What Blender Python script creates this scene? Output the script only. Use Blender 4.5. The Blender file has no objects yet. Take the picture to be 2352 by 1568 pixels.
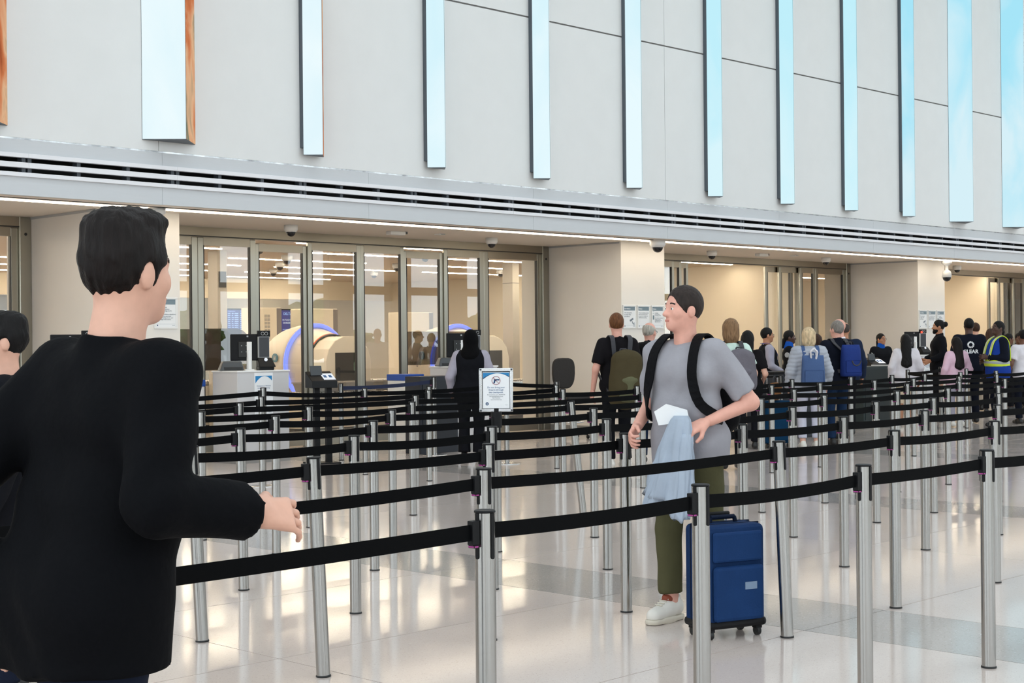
import bpy, bmesh, math, random
import numpy as np
from mathutils import Vector, Matrix, Euler

random.seed(7); np.random.seed(7)
SC = bpy.context.scene
COL = SC.collection

# ------------------------------------------------------------------ camera
F_PX, TH, CAM_H, ROLL = 3450.0, math.radians(44.6), 1.515, math.radians(0.545)
FW = Vector((math.cos(TH), math.sin(TH), 0)); RT = Vector((math.sin(TH), -math.cos(TH), 0)); UP = Vector((0, 0, 1))
cam_d = bpy.data.cameras.new('camera'); cam = bpy.data.objects.new('camera', cam_d); COL.objects.link(cam)
cam_d.sensor_width = 36.0; cam_d.lens = F_PX / 2352 * 36.0; cam_d.shift_y = 2.0 / 2352
cam_d.clip_start = 0.05; cam_d.clip_end = 500
c_, s_ = math.cos(ROLL), math.sin(ROLL)
ax, ay, az = RT * c_ - UP * s_, RT * s_ + UP * c_, -FW
cam.matrix_world = Matrix(((ax.x, ay.x, az.x, 0), (ax.y, ay.y, az.y, 0), (ax.z, ay.z, az.z, CAM_H), (0, 0, 0, 1)))
SC.camera = cam

# ------------------------------------------------------------------ world, light, exposure
WORLD_STRENGTH = 3.5
w = bpy.data.worlds.new('overcast_sky'); SC.world = w; w.use_nodes = True
wn = w.node_tree.nodes; wl = w.node_tree.links
bgn = wn['Background']; bgn.inputs['Color'].default_value = (0.84, 0.94, 1.0, 1); bgn.inputs['Strength'].default_value = WORLD_STRENGTH
SC.view_settings.view_transform = 'Standard'; SC.view_settings.look = 'None'
SC.view_settings.exposure = 0.0; SC.view_settings.gamma = 1.0; SC.view_settings.use_curve_mapping = False
SC.cycles.max_bounces = 7; SC.cycles.diffuse_bounces = 3; SC.cycles.glossy_bounces = 4
SC.cycles.transmission_bounces = 4; SC.cycles.transparent_max_bounces = 12
SC.cycles.caustics_reflective = False; SC.cycles.caustics_refractive = False
SC.cycles.sample_clamp_indirect = 4.0

# main sizes of the place (metres; X runs along the facade, Y into it)
Y_FASCIA, Y_PIER, Y_DOOR, Z_SOFFIT = 15.26, 16.2, 17.9, 3.17
BAY = 9.66
PIER_X = [9.36 + BAY * k for k in (-1, 0, 1, 2, 3)]
PIER_W = 1.14
HALL_H = 13.0

# skylight / window portals only steer the sky's own samples into the hall
def portal(x, y, z, sx, sy, rot):
    l = bpy.data.lights.new('daylight_opening', 'AREA'); l.shape = 'RECTANGLE'; l.size = sx; l.size_y = sy
    l.cycles.is_portal = True
    o = bpy.data.objects.new('daylight_opening', l); o.location = (x, y, z); o.rotation_euler = rot; COL.objects.link(o)

# ------------------------------------------------------------------ materials
MATS = {}
def srgb(r, g=None, b=None):
    if g is None: g = b = r
    f = lambda c: (c / 255 / 12.92) if c / 255 <= 0.04045 else ((c / 255 + 0.055) / 1.055) ** 2.4
    return (f(r), f(g), f(b), 1)
def mat(name, col=(0.8, 0.8, 0.8, 1), rough=0.5, metal=0.0, noise=0.0, nscale=20.0, bump=0.0, bscale=60.0, emit=None, estr=0.0, spec=0.5, stretch=None, alpha=1.0, sheen=0.0):
    if name in MATS: return MATS[name]
    m = bpy.data.materials.new(name); m.use_nodes = True; MATS[name] = m
    n = m.node_tree.nodes; l = m.node_tree.links; p = n['Principled BSDF']
    p.inputs['Base Color'].default_value = col; p.inputs['Roughness'].default_value = rough; p.inputs['Metallic'].default_value = metal
    p.inputs['Specular IOR Level'].default_value = spec; p.inputs['Alpha'].default_value = alpha
    if sheen: p.inputs['Sheen Weight'].default_value = sheen
    if emit is not None:
        p.inputs['Emission Color'].default_value = emit; p.inputs['Emission Strength'].default_value = estr
    if noise or bump:
        tc = n.new('ShaderNodeTexCoord'); mp = n.new('ShaderNodeMapping'); l.new(tc.outputs['Object'], mp.inputs['Vector'])
        if stretch: mp.inputs['Scale'].default_value = stretch
    if noise:
        nz = n.new('ShaderNodeTexNoise'); nz.inputs['Scale'].default_value = nscale; nz.inputs['Detail'].default_value = 5
        l.new(mp.outputs[0], nz.inputs['Vector'])
        r = n.new('ShaderNodeMapRange'); r.inputs[1].default_value = 0.3; r.inputs[2].default_value = 0.7
        r.inputs[3].default_value = 1 - noise; r.inputs[4].default_value = 1 + noise; l.new(nz.outputs['Fac'], r.inputs[0])
        mx = n.new('ShaderNodeVectorMath'); mx.operation = 'SCALE'; mx.inputs[0].default_value = col[:3]
        l.new(r.outputs[0], mx.inputs['Scale']); l.new(mx.outputs[0], p.inputs['Base Color'])
    if bump:
        nb = n.new('ShaderNodeTexNoise'); nb.inputs['Scale'].default_value = bscale; nb.inputs['Detail'].default_value = 3
        l.new(mp.outputs[0], nb.inputs['Vector'])
        bp = n.new('ShaderNodeBump'); bp.inputs['Strength'].default_value = bump; bp.inputs['Distance'].default_value = 0.01
        l.new(nb.outputs['Fac'], bp.inputs['Height']); l.new(bp.outputs[0], p.inputs['Normal'])
    return m

def terrazzo(name, base, dark, light, scale=210, rough=0.095):
    m = bpy.data.materials.new(name); m.use_nodes = True; MATS[name] = m
    n = m.node_tree.nodes; l = m.node_tree.links; p = n['Principled BSDF']
    geo = n.new('ShaderNodeNewGeometry')
    v = n.new('ShaderNodeTexVoronoi'); v.inputs['Scale'].default_value = scale; l.new(geo.outputs['Position'], v.inputs['Vector'])
    cr = n.new('ShaderNodeValToRGB'); l.new(v.outputs['Color'], cr.inputs[0])
    e = cr.color_ramp.elements; e[0].position = 0.0; e[0].color = dark; e[1].position = 1.0; e[1].color = light
    a = cr.color_ramp.elements.new(0.22); a.color = base; b = cr.color_ramp.elements.new(0.82); b.color = base
    nz = n.new('ShaderNodeTexNoise'); nz.inputs['Scale'].default_value = 1.3; nz.inputs['Detail'].default_value = 3; l.new(geo.outputs['Position'], nz.inputs['Vector'])
    mr = n.new('ShaderNodeMapRange'); mr.inputs[3].default_value = 0.95; mr.inputs[4].default_value = 1.05; l.new(nz.outputs['Fac'], mr.inputs[0])
    sc = n.new('ShaderNodeVectorMath'); sc.operation = 'SCALE'; l.new(cr.outputs['Color'], sc.inputs[0]); l.new(mr.outputs[0], sc.inputs['Scale'])
    l.new(sc.outputs[0], p.inputs['Base Color'])
    mr2 = n.new('ShaderNodeMapRange'); mr2.inputs[3].default_value = rough * 0.8; mr2.inputs[4].default_value = rough * 1.35; l.new(nz.outputs['Fac'], mr2.inputs[0])
    l.new(mr2.outputs[0], p.inputs['Roughness']); p.inputs['Specular IOR Level'].default_value = 0.45
    return m

def pane_mat(name, tint, ior=1.6):
    m = bpy.data.materials.new(name); m.use_nodes = True; MATS[name] = m
    n = m.node_tree.nodes; l = m.node_tree.links
    for x in list(n):
        if x.type != 'OUTPUT_MATERIAL': n.remove(x)
    out = [x for x in n if x.type == 'OUTPUT_MATERIAL'][0]
    t = n.new('ShaderNodeBsdfTransparent'); t.inputs['Color'].default_value = tint
    g = n.new('ShaderNodeBsdfGlossy'); g.inputs['Roughness'].default_value = 0.0; g.inputs['Color'].default_value = (1, 1, 1, 1)
    f0 = ((ior - 1) / (ior + 1)) ** 2
    lw = n.new('ShaderNodeLayerWeight'); lw.inputs['Blend'].default_value = 0.5
    pw = n.new('ShaderNodeMath'); pw.operation = 'POWER'; l.new(lw.outputs['Facing'], pw.inputs[0]); pw.inputs[1].default_value = 5.0
    f = n.new('ShaderNodeMath'); f.operation = 'MULTIPLY_ADD'; l.new(pw.outputs[0], f.inputs[0]); f.inputs[1].default_value = 1 - f0; f.inputs[2].default_value = f0
    mx = n.new('ShaderNodeMixShader'); l.new(f.outputs[0], mx.inputs[0]); l.new(t.outputs[0], mx.inputs[1]); l.new(g.outputs[0], mx.inputs[2])
    l.new(mx.outputs[0], out.inputs['Surface'])
    return m

def screen_mat(name, stops, scale=1.6, strength=1.0, off=0.0, stretch=(1, 1, 0.45), zmix=0.0):
    m = bpy.data.materials.new(name); m.use_nodes = True; MATS[name] = m
    n = m.node_tree.nodes; l = m.node_tree.links
    for x in list(n):
        if x.type != 'OUTPUT_MATERIAL': n.remove(x)
    out = [x for x in n if x.type == 'OUTPUT_MATERIAL'][0]
    geo = n.new('ShaderNodeNewGeometry'); mp = n.new('ShaderNodeMapping'); mp.inputs['Location'].default_value = (off, off * 2, off); mp.inputs['Scale'].default_value = stretch
    l.new(geo.outputs['Position'], mp.inputs['Vector'])
    nz = n.new('ShaderNodeTexNoise'); nz.inputs['Scale'].default_value = scale; nz.inputs['Detail'].default_value = 8; nz.inputs['Distortion'].default_value = 0.6
    l.new(mp.outputs[0], nz.inputs['Vector'])
    cr = n.new('ShaderNodeValToRGB')
    if zmix:   # the picture on the screens pales towards its lower end
        sp = n.new('ShaderNodeSeparateXYZ'); l.new(geo.outputs['Position'], sp.inputs[0])
        zr = n.new('ShaderNodeMapRange'); zr.inputs[1].default_value = 3.9; zr.inputs[2].default_value = 7.5; zr.inputs[3].default_value = zmix; zr.inputs[4].default_value = -zmix * 0.8; l.new(sp.outputs['Z'], zr.inputs[0])
        ad = n.new('ShaderNodeMath'); ad.operation = 'ADD'; l.new(nz.outputs['Fac'], ad.inputs[0]); l.new(zr.outputs[0], ad.inputs[1]); l.new(ad.outputs[0], cr.inputs[0])
    else: l.new(nz.outputs['Fac'], cr.inputs[0])
    el = cr.color_ramp.elements
    el[0].position, el[0].color = stops[0]; el[1].position, el[1].color = stops[-1]
    for p_, c in stops[1:-1]:
        a = el.new(p_); a.color = c
    e = n.new('ShaderNodeEmission'); e.inputs['Strength'].default_value = strength
    l.new(cr.outputs['Color'], e.inputs['Color']); l.new(e.outputs[0], out.inputs['Surface'])
    return m

def emission(name, col, strength, base=0.03):
    m = bpy.data.materials.new(name); m.use_nodes = True; MATS[name] = m
    p = m.node_tree.nodes['Principled BSDF']; p.inputs['Base Color'].default_value = (base, base, base, 1); p.inputs['Roughness'].default_value = 0.3
    p.inputs['Emission Color'].default_value = col; p.inputs['Emission Strength'].default_value = strength
    return m

M_WALL = mat('white_wall_panel', srgb(231, 232, 232), 0.55, noise=0.012, nscale=3)
M_FASCIA = mat('pale_metal_panel', srgb(205, 208, 212), 0.38, noise=0.012, nscale=4, stretch=(1, 1, 12))
M_BAR = mat('white_aluminium_bar', srgb(236, 236, 240), 0.35)
M_BLACK = mat('black_cavity', (0.006, 0.006, 0.007, 1), 0.7)
M_BRACKET = mat('dark_bracket', (0.07, 0.08, 0.095, 1), 0.5)
M_GROOVE = mat('steel_groove', (0.45, 0.46, 0.47, 1), 0.2, 0.9, noise=0.5, nscale=6, stretch=(1, 1, 1))
M_JOINT = mat('dark_joint', (0.16, 0.155, 0.15, 1), 0.6)
M_SOFFIT = mat('beige_soffit', srgb(243, 234, 222), 0.6)
M_PIER = mat('pier_panel', srgb(234, 229, 222), 0.5, noise=0.02, nscale=1.5)
M_BEIGE = mat('beige_interior_wall', srgb(236, 225, 205), 0.6)
M_CEIL = mat('interior_ceiling', srgb(232, 218, 198), 0.6)
M_STEEL = mat('brushed_steel', (0.40, 0.395, 0.38, 1), 0.21, 1.0, noise=0.03, nscale=2, stretch=(1, 1, 1))
M_DOORSTEEL = mat('door_steel', (0.36, 0.345, 0.295, 1), 0.28, 1.0, noise=0.04, nscale=2)
M_RAIL = mat('bronze_rail', (0.36, 0.32, 0.26, 1), 0.32, 1.0)
M_GASKET = mat('black_gasket', (0.012, 0.013, 0.014, 1), 0.5)
M_GLASS = pane_mat('door_glass', (0.982, 0.988, 0.982, 1), 1.60)
M_TINT = pane_mat('smoked_glass', (0.42, 0.40, 0.38, 1), 1.5)
M_CLEARP = pane_mat('clear_screen_glass', (0.80, 0.82, 0.82, 1), 1.5)
M_FLOOR = terrazzo('pale_terrazzo', srgb(211, 198, 191), srgb(186, 172, 164), srgb(224, 214, 208))
M_FLOORG = terrazzo('grey_terrazzo', srgb(174, 167, 162), srgb(140, 133, 128), srgb(206, 201, 196), scale=150)
M_FJOINT = mat('floor_joint', srgb(120, 110, 102), 0.5)
M_BELT = mat('black_belt_webbing', srgb(7, 8, 10), 0.75, noise=0.15, nscale=120, stretch=(1, 1, 20), spec=0.08)
M_NAVYBELT = mat('navy_belt_webbing', srgb(22, 34, 66), 0.75)
M_PLASTIC = mat('black_plastic', srgb(13, 14, 17), 0.5, spec=0.25)
M_DGREY = mat('dark_grey_plastic', srgb(62, 66, 70), 0.45)
M_PINK = mat('magenta_tab', srgb(168, 60, 140), 0.4)
M_WHITEP = mat('white_plastic', srgb(235, 235, 234), 0.4)
M_LIGHTGREY = mat('light_grey_plastic', srgb(176, 178, 180), 0.4)
M_PODIUM = mat('podium_laminate', srgb(206, 205, 206), 0.45)
M_PODBASE = mat('podium_plinth', srgb(150, 149, 147), 0.35, 0.3)
M_PAPER = mat('white_paper', srgb(240, 242, 244), 0.6)
M_TEXTB = mat('blue_print', srgb(42, 92, 142), 0.6)
M_TEXTG = mat('grey_print', srgb(120, 130, 140), 0.6)
M_SIGNBLUE = mat('sign_blue', srgb(30, 130, 190), 0.5)
M_SIGNNAVY = mat('sign_navy', srgb(18, 66, 108), 0.5)
M_SIGNRED = mat('sign_red', srgb(140, 30, 60), 0.5)
M_SLATE = mat('sign_header_grey', srgb(120, 138, 148), 0.5)
M_CHROME = mat('satin_aluminium', (0.75, 0.76, 0.78, 1), 0.22, 1.0)
M_BLUE = mat('blue_plastic', srgb(26, 78, 168), 0.45)
M_BIN = mat('grey_tray', srgb(172, 166, 158), 0.5)
M_CTW = mat('scanner_shell', srgb(232, 222, 206), 0.35)
M_DOMEGLASS = mat('smoked_dome', (0.01, 0.01, 0.012, 1), 0.08)
L_STRIP = emission('warm_strip_light', (1.0, 0.85, 0.64, 1), 10.0)
L_CEIL = emission('interior_line_light', (1.0, 0.85, 0.64, 1), 44.0)
L_BLUE = emission('blue_ring_light', (0.10, 0.16, 1.0, 1), 2.2)
L_LBLUE = emission('pale_blue_ring_light', (0.26, 0.33, 1.0, 1), 1.1)
L_RED = emission('red_arc_light', (1.0, 0.12, 0.04, 1), 1.0)
L_REDDOT = emission('red_lamp', (1.0, 0.05, 0.02, 1), 3.0)
L_GREEN = emission('green_lamp', (0.05, 1.0, 0.15, 1), 1.5)
L_FIDS = emission('departure_screen_blue', srgb(28, 62, 138), 1.0)
L_FIDSTXT = emission('departure_screen_text', srgb(150, 185, 235), 1.0)
L_AD = emission('advert_screen_blue', srgb(24, 40, 120), 1.0)
L_WHITE = emission('screen_white', srgb(225, 232, 240), 1.0)
L_NIGHT = emission('dark_tablet_screen', srgb(10, 18, 34), 0.6)

# ------------------------------------------------------------------ mesh helpers
def link(o, parent=None):
    COL.objects.link(o)
    if parent is not None: o.parent = parent
    return o
def tag(o, label=None, cat=None, group=None, kind=None):
    if label: o['label'] = label
    if cat: o['category'] = cat
    if group: o['group'] = group
    if kind: o['kind'] = kind
    return o
def empty(name, loc=(0, 0, 0), rz=0.0, label=None, cat=None, group=None, parent=None):
    o = bpy.data.objects.new(name, None); o.location = loc; o.rotation_euler = (0, 0, rz); o.empty_display_size = 0.1
    link(o, parent); return tag(o, label, cat, group)

class B:
    def __init__(s): s.v = []; s.f = []; s.m = []; s.sm = []
    def add(s, vs, fs, mi=0, smooth=False):
        k = len(s.v); s.v += [tuple(v) for v in vs]; s.f += [tuple(i + k for i in f) for f in fs]
        s.m += [mi] * len(fs); s.sm += [smooth] * len(fs); return s
    def box(s, x0, x1, y0, y1, z0, z1, mi=0):
        v = [(x, y, z) for z in (z0, z1) for y in (y0, y1) for x in (x0, x1)]
        return s.add(v, [(0, 2, 3, 1), (4, 5, 7, 6), (0, 1, 5, 4), (2, 6, 7, 3), (0, 4, 6, 2), (1, 3, 7, 5)], mi)
    def prism(s, poly, z0, z1, mi=0):
        n = len(poly); v = [(x, y, z0) for x, y in poly] + [(x, y, z1) for x, y in poly]
        return s.add(v, [tuple(range(n))[::-1], tuple(range(n, 2 * n))] + [(i, (i + 1) % n, n + (i + 1) % n, n + i) for i in range(n)], mi)
    def cyl(s, p0, p1, r0, r1=None, n=16, mi=0, cap=True):
        r1 = r0 if r1 is None else r1
        p0, p1 = Vector(p0), Vector(p1); d = (p1 - p0).normalized()
        a = d.orthogonal().normalized(); b = d.cross(a)
        k = len(s.v)
        ring = lambda p, r: [tuple(p + (a * math.cos(t) + b * math.sin(t)) * r) for t in [2 * math.pi * i / n for i in range(n)]]
        s.add(ring(p0, r0) + ring(p1, r1), [(i, (i + 1) % n, n + (i + 1) % n, n + i) for i in range(n)], mi, True)
        if cap: s.add(ring(p0, r0), [tuple(range(n))[::-1]], mi); s.add(ring(p1, r1), [tuple(range(n))], mi)
        return s
    def tube(s, pts, r, n=8, mi=0):
        for i in range(len(pts) - 1): s.cyl(pts[i], pts[i + 1], r, r, n, mi)
        return s
    def lathe(s, prof, n=24, mi=0, c=(0, 0, 0)):
        m = len(prof); v = []
        for r, z in prof:
            for i in range(n):
                t = 2 * math.pi * i / n; v.append((c[0] + r * math.cos(t), c[1] + r * math.sin(t), c[2] + z))
        f = [(j * n + i, j * n + (i + 1) % n, (j + 1) * n + (i + 1) % n, (j + 1) * n + i) for j in range(m - 1) for i in range(n)]
        return s.add(v, f, mi, True)
    def torus(s, c, R, r, n=32, k=8, mi=0, axis='z', a0=0.0, a1=2 * math.pi):
        v = []; full = abs(a1 - a0 - 2 * math.pi) < 1e-6; nn = n if full else n + 1
        for i in range(nn):
            t = a0 + (a1 - a0) * i / n
            for j in range(k):
                q = 2 * math.pi * j / k; x = (R + r * math.cos(q)) * math.cos(t); y = (R + r * math.cos(q)) * math.sin(t); z = r * math.sin(q)
                p = (x, y, z) if axis == 'z' else ((x, z, y) if axis == 'y' else (z, x, y))
                v.append((c[0] + p[0], c[1] + p[1], c[2] + p[2]))
        f = [(i * k + j, ((i + 1) % nn) * k + j, ((i + 1) % nn) * k + (j + 1) % k, i * k + (j + 1) % k) for i in range(n) for j in range(k)]
        return s.add(v, f, mi, True)
    def ball(s, c, r, n=14, mi=0, sc=(1, 1, 1), z0=-1.0, z1=1.0):
        m = max(4, n // 2); v = []; a0, a1 = math.asin(z0), math.asin(z1)
        for j in range(m + 1):
            a = a0 + (a1 - a0) * j / m
            for i in range(n):
                t = 2 * math.pi * i / n
                v.append((c[0] + r * sc[0] * math.cos(a) * math.cos(t), c[1] + r * sc[1] * math.cos(a) * math.sin(t), c[2] + r * sc[2] * math.sin(a)))
        return s.add(v, [(j * n + i, j * n + (i + 1) % n, (j + 1) * n + (i + 1) % n, (j + 1) * n + i) for j in range(m) for i in range(n)], mi, True)
    def strip(s, pts, nrm, w, t, mi=0, sub=4):
        # flat band through pts (smoothed); nrm = outward normals per point
        P0 = [Vector(p) for p in pts]; N0 = [Vector(q).normalized() for q in nrm]; v = []; P = []; N = []
        for i in range(len(P0) - 1):
            a, b, c, d = P0[max(i - 1, 0)], P0[i], P0[i + 1], P0[min(i + 2, len(P0) - 1)]
            for j in range(sub):
                u = j / sub; P.append(0.5 * ((2 * b) + (c - a) * u + (2 * a - 5 * b + 4 * c - d) * u * u + (3 * b - a - 3 * c + d) * u ** 3)); N.append(N0[i].lerp(N0[i + 1], u).normalized())
        P.append(P0[-1]); N.append(N0[-1])
        for i, p in enumerate(P):
            d = (P[min(i + 1, len(P) - 1)] - P[max(i - 1, 0)]).normalized(); sd = d.cross(N[i]).normalized()
            for a, b in ((-1, 0), (1, 0), (1, 1), (-1, 1)): v.append(tuple(p + sd * (a * w / 2) + N[i] * (b * t)))
        f = []
        for i in range(len(P) - 1):
            for j in range(4): f.append((i * 4 + j, i * 4 + (j + 1) % 4, (i + 1) * 4 + (j + 1) % 4, (i + 1) * 4 + j))
        k = (len(P) - 1) * 4; f += [(3, 2, 1, 0), (k, k + 1, k + 2, k + 3)]
        return s.add(v, f, mi, False)
    def mesh(s, name, mats, bevel=0.0, seg=2, fix=False):
        me = bpy.data.meshes.new(name); me.from_pydata(s.v, [], s.f)
        for m in (mats if isinstance(mats, (list, tuple)) else [mats]): me.materials.append(m)
        me.polygons.foreach_set('material_index', s.m); me.polygons.foreach_set('use_smooth', s.sm)
        if bevel or fix:
            bm = bmesh.new(); bm.from_mesh(me)
            bmesh.ops.recalc_face_normals(bm, faces=bm.faces)
            if bevel:
                bmesh.ops.remove_doubles(bm, verts=bm.verts, dist=1e-5)
                es = [e for e in bm.edges if len(e.link_faces) == 2 and e.calc_face_angle(0) > 0.5]
                bmesh.ops.bevel(bm, geom=es, offset=bevel, segments=seg, affect='EDGES', profile=0.5)
            bm.to_mesh(me); bm.free()
        me.update(); return me
    def obj(s, name, mats, parent=None, loc=(0, 0, 0), rot=(0, 0, 0), bevel=0.0, seg=2, fix=False):
        o = bpy.data.objects.new(name, s.mesh(name, mats, bevel, seg, fix)); o.location = loc; o.rotation_euler = rot
        return link(o, parent)

def inst(name, me, parent=None, loc=(0, 0, 0), rot=(0, 0, 0), scale=(1, 1, 1)):
    o = bpy.data.objects.new(name, me); o.location = loc; o.rotation_euler = rot; o.scale = scale
    return link(o, parent)
def struct(o, label, cat=None): return tag(o, label, cat, kind='structure')

TEXTC = {}
def text_mesh(s, size, m, align='CENTER', bold=0.0, ext=0.0004):
    key = (s, size, m.name, align, bold)
    if key in TEXTC: return TEXTC[key]
    cu = bpy.data.curves.new('lettering', 'FONT'); cu.body = s; cu.size = size; cu.align_x = align; cu.align_y = 'CENTER'
    cu.extrude = ext; cu.offset = bold; cu.resolution_u = 3
    o = bpy.data.objects.new('lettering', cu); COL.objects.link(o); bpy.context.view_layer.update()
    me = bpy.data.meshes.new_from_object(o.evaluated_get(bpy.context.evaluated_depsgraph_get())); me.name = 'lettering'
    bpy.data.objects.remove(o); bpy.data.curves.remove(cu)
    me.materials.clear(); me.materials.append(m); TEXTC[key] = me
    return me
def text(s, size, m, parent, loc, rot=(0, 0, 0), align='CENTER', bold=0.0, name='lettering'):
    return inst(name, text_mesh(s, size, m, align, bold), parent, loc, rot)
# ================================================================== SETTING
X0, X1, YB = -14.0, 62.0, -13.0
def ORDN(i): return ['first', 'second', 'third', 'fourth', 'fifth', 'sixth', 'seventh', 'eighth', 'ninth', 'tenth', 'eleventh', 'twelfth', 'thirteenth', 'fourteenth', 'fifteenth', 'sixteenth', 'seventeenth'][i]
# ---- floor: recessed base that shows in the joints + terrazzo slabs
col_edges = []
for k in range(-2, 4):
    b0 = 6.63 + 5.34 * k
    col_edges += [(b0, b0 + 0.8, 1), (b0 + 0.8, b0 + 3.07, 0), (b0 + 3.07, b0 + 5.34, 0)]
row_e = [4.42 + 1.48 * n for n in range(-4, 10)]
fx0, fx1, fy0, fy1 = col_edges[0][0], col_edges[-1][1], row_e[0], row_e[-1]
b = B()
b.box(X0, X1, YB, fy0, -0.3, 0, 0); b.box(X0, X1, fy1, 46.2, -0.3, 0, 0)
b.box(X0, fx0, fy0, fy1, -0.3, 0, 0); b.box(fx1, X1, fy0, fy1, -0.3, 0, 0)
b.box(fx0, fx1, fy0, fy1, -0.3, -0.004, 1)
floor = b.obj('floor', [M_FLOOR, M_FJOINT]); struct(floor, 'polished pale terrazzo floor with grey bands', 'floor')
J = 0.003
slab_cache = {}
for (a0, a1, g) in col_edges:
    for r in range(len(row_e) - 1):
        key = (round(a1 - a0, 3), g)
        if key not in slab_cache:
            wdt = a1 - a0
            slab_cache[key] = B().box(J, wdt - J, J, 1.48 - J, -0.004, 0.0).mesh('terrazzo_slab', M_FLOORG if g else M_FLOOR)
        inst('terrazzo_slab', slab_cache[key], floor, (a0, row_e[r], 0))

# ---- upper facade wall with panel joints
b = B()
zs = [3.785, 6.28, 13.0]
xj = [X0] + [9.62 + 9.42 * k for k in range(-2, 6)] + [X1]
wall = B().box(X0, X1, Y_FASCIA + 0.012, Y_FASCIA + 0.4, 3.77, HALL_H).obj('wall_front', M_JOINT)
struct(wall, 'tall white panelled wall above the checkpoint doors', 'wall')
for i in range(len(xj) - 1):
    for j in range(2):
        g = 0.004
        z0 = zs[j] + (0.012 if j else 0.006); z1 = zs[j + 1] - (0.012 if j == 0 else 0.0)
        if xj[i + 1] - xj[i] < 0.1: continue
        B().box(xj[i] + g, xj[i + 1] - g, Y_FASCIA, Y_FASCIA + 0.012, z0, z1).obj('wall_panel', M_WALL, wall)
# reflective reveal between wall and fascia
tr = B().box(X0, X1, Y_FASCIA + 0.004, Y_FASCIA + 0.012, 3.772, 3.792).obj('trim_1', M_GROOVE); struct(tr, 'thin shiny metal reveal under the white wall', 'trim')

# ---- fascia beam with two slot vents
fas = empty('trim_2', (0, 0, 0)); struct(fas, 'pale metal fascia beam running above the doors', 'trim')
fj = [X0] + [9.665 + 3.14 * k for k in range(-7, 17)] + [X1]
for i in range(len(fj) - 1):
    if fj[i + 1] - fj[i] < 0.05: continue
    g = 0.0016
    B().box(fj[i] + g, fj[i + 1] - g, Y_FASCIA, Y_FASCIA + 0.05, 3.62, 3.772).obj('fascia_panel', M_FASCIA, fas)
    B().box(fj[i] + g, fj[i + 1] - g, Y_FASCIA, Y_FASCIA + 0.05, 3.165, 3.367).obj('fascia_panel', M_FASCIA, fas)
B().box(X0, X1, Y_FASCIA + 0.30, Y_FASCIA + 0.34, 3.165, 3.77).box(X0, X1, Y_FASCIA + 0.05, Y_FASCIA + 0.34, 3.36, 3.366).obj('vent_cavity', M_BLACK, fas)
grille = empty('vent_grille', (0, Y_FASCIA, 3.36), label='long white slotted air vent running the length of the fascia', cat='vent')
SEC = 1.883
bar_me = {}
for nm, z0, z1 in (('a', 3.367, 3.413), ('b', 3.464, 3.522), ('c', 3.574, 3.62)):
    bar_me[nm] = B().box(0.0004, SEC - 0.0004, -0.028, 0.03, z0 - 3.36, z1 - 3.36).mesh('vent_bar', M_BAR, bevel=0.002, seg=1)
br_me = B().box(-0.022, 0.022, 0.02, 0.12, 0.0, 0.27).mesh('vent_bracket', M_BRACKET)
k0 = -12
for k in range(k0, 27):
    xs = 9.855 + SEC * k
    for nm in 'abc': inst('vent_bar', bar_me[nm], grille, (xs, 0, 0))
    for q in (0.035, SEC / 3, 2 * SEC / 3, SEC - 0.035): inst('vent_bracket', br_me, grille, (xs + q, 0, 0))

# ---- soffit, its recessed strip light, fascia return
so = B().box(X0, X1, Y_FASCIA + 0.05, 15.71, Z_SOFFIT, Z_SOFFIT + 0.1).box(X0, X1, 15.84, Y_DOOR + 0.3, Z_SOFFIT, Z_SOFFIT + 0.1).box(X0, X1, 15.70, 15.85, Z_SOFFIT + 0.035, Z_SOFFIT + 0.1)
so = so.obj('ceiling_soffit', M_SOFFIT); struct(so, 'beige soffit over the checkpoint entrances', 'ceiling')
sl_me = B().box(0.004, 4.826, 15.715, 15.835, Z_SOFFIT - 0.012, Z_SOFFIT + 0.03).mesh('strip_light', L_STRIP)
for k in range(-5, 11):
    o = inst('strip_light', sl_me, None, (9.36 + 4.83 * k, 0, 0)); 
    tag(o, 'warm strip light in the soffit edge, %s segment from the left end of the hall' % ORDN(k + 5), 'light', 'soffit strip lights')

# ---- piers
for i, px in enumerate(PIER_X + [PIER_X[-1] + BAY]):
    p = B().box(px, px + PIER_W, Y_PIER, Y_DOOR + 0.6, 0, Z_SOFFIT)
    p = p.obj('wall_pier_%d' % (i + 1), M_PIER); struct(p, 'pale panelled pier between the glass entrances', 'wall')
    B().box(px - 0.004, px + PIER_W + 0.004, Y_PIER - 0.004, Y_DOOR, 0, 0.09).obj('baseboard', M_PODBASE, p)
    B().box(px - 0.012, px, Y_PIER + 0.02, Y_DOOR, Z_SOFFIT - 0.03, Z_SOFFIT - 0.001).obj('edge_trim', M_LIGHTGREY, p)

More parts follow.
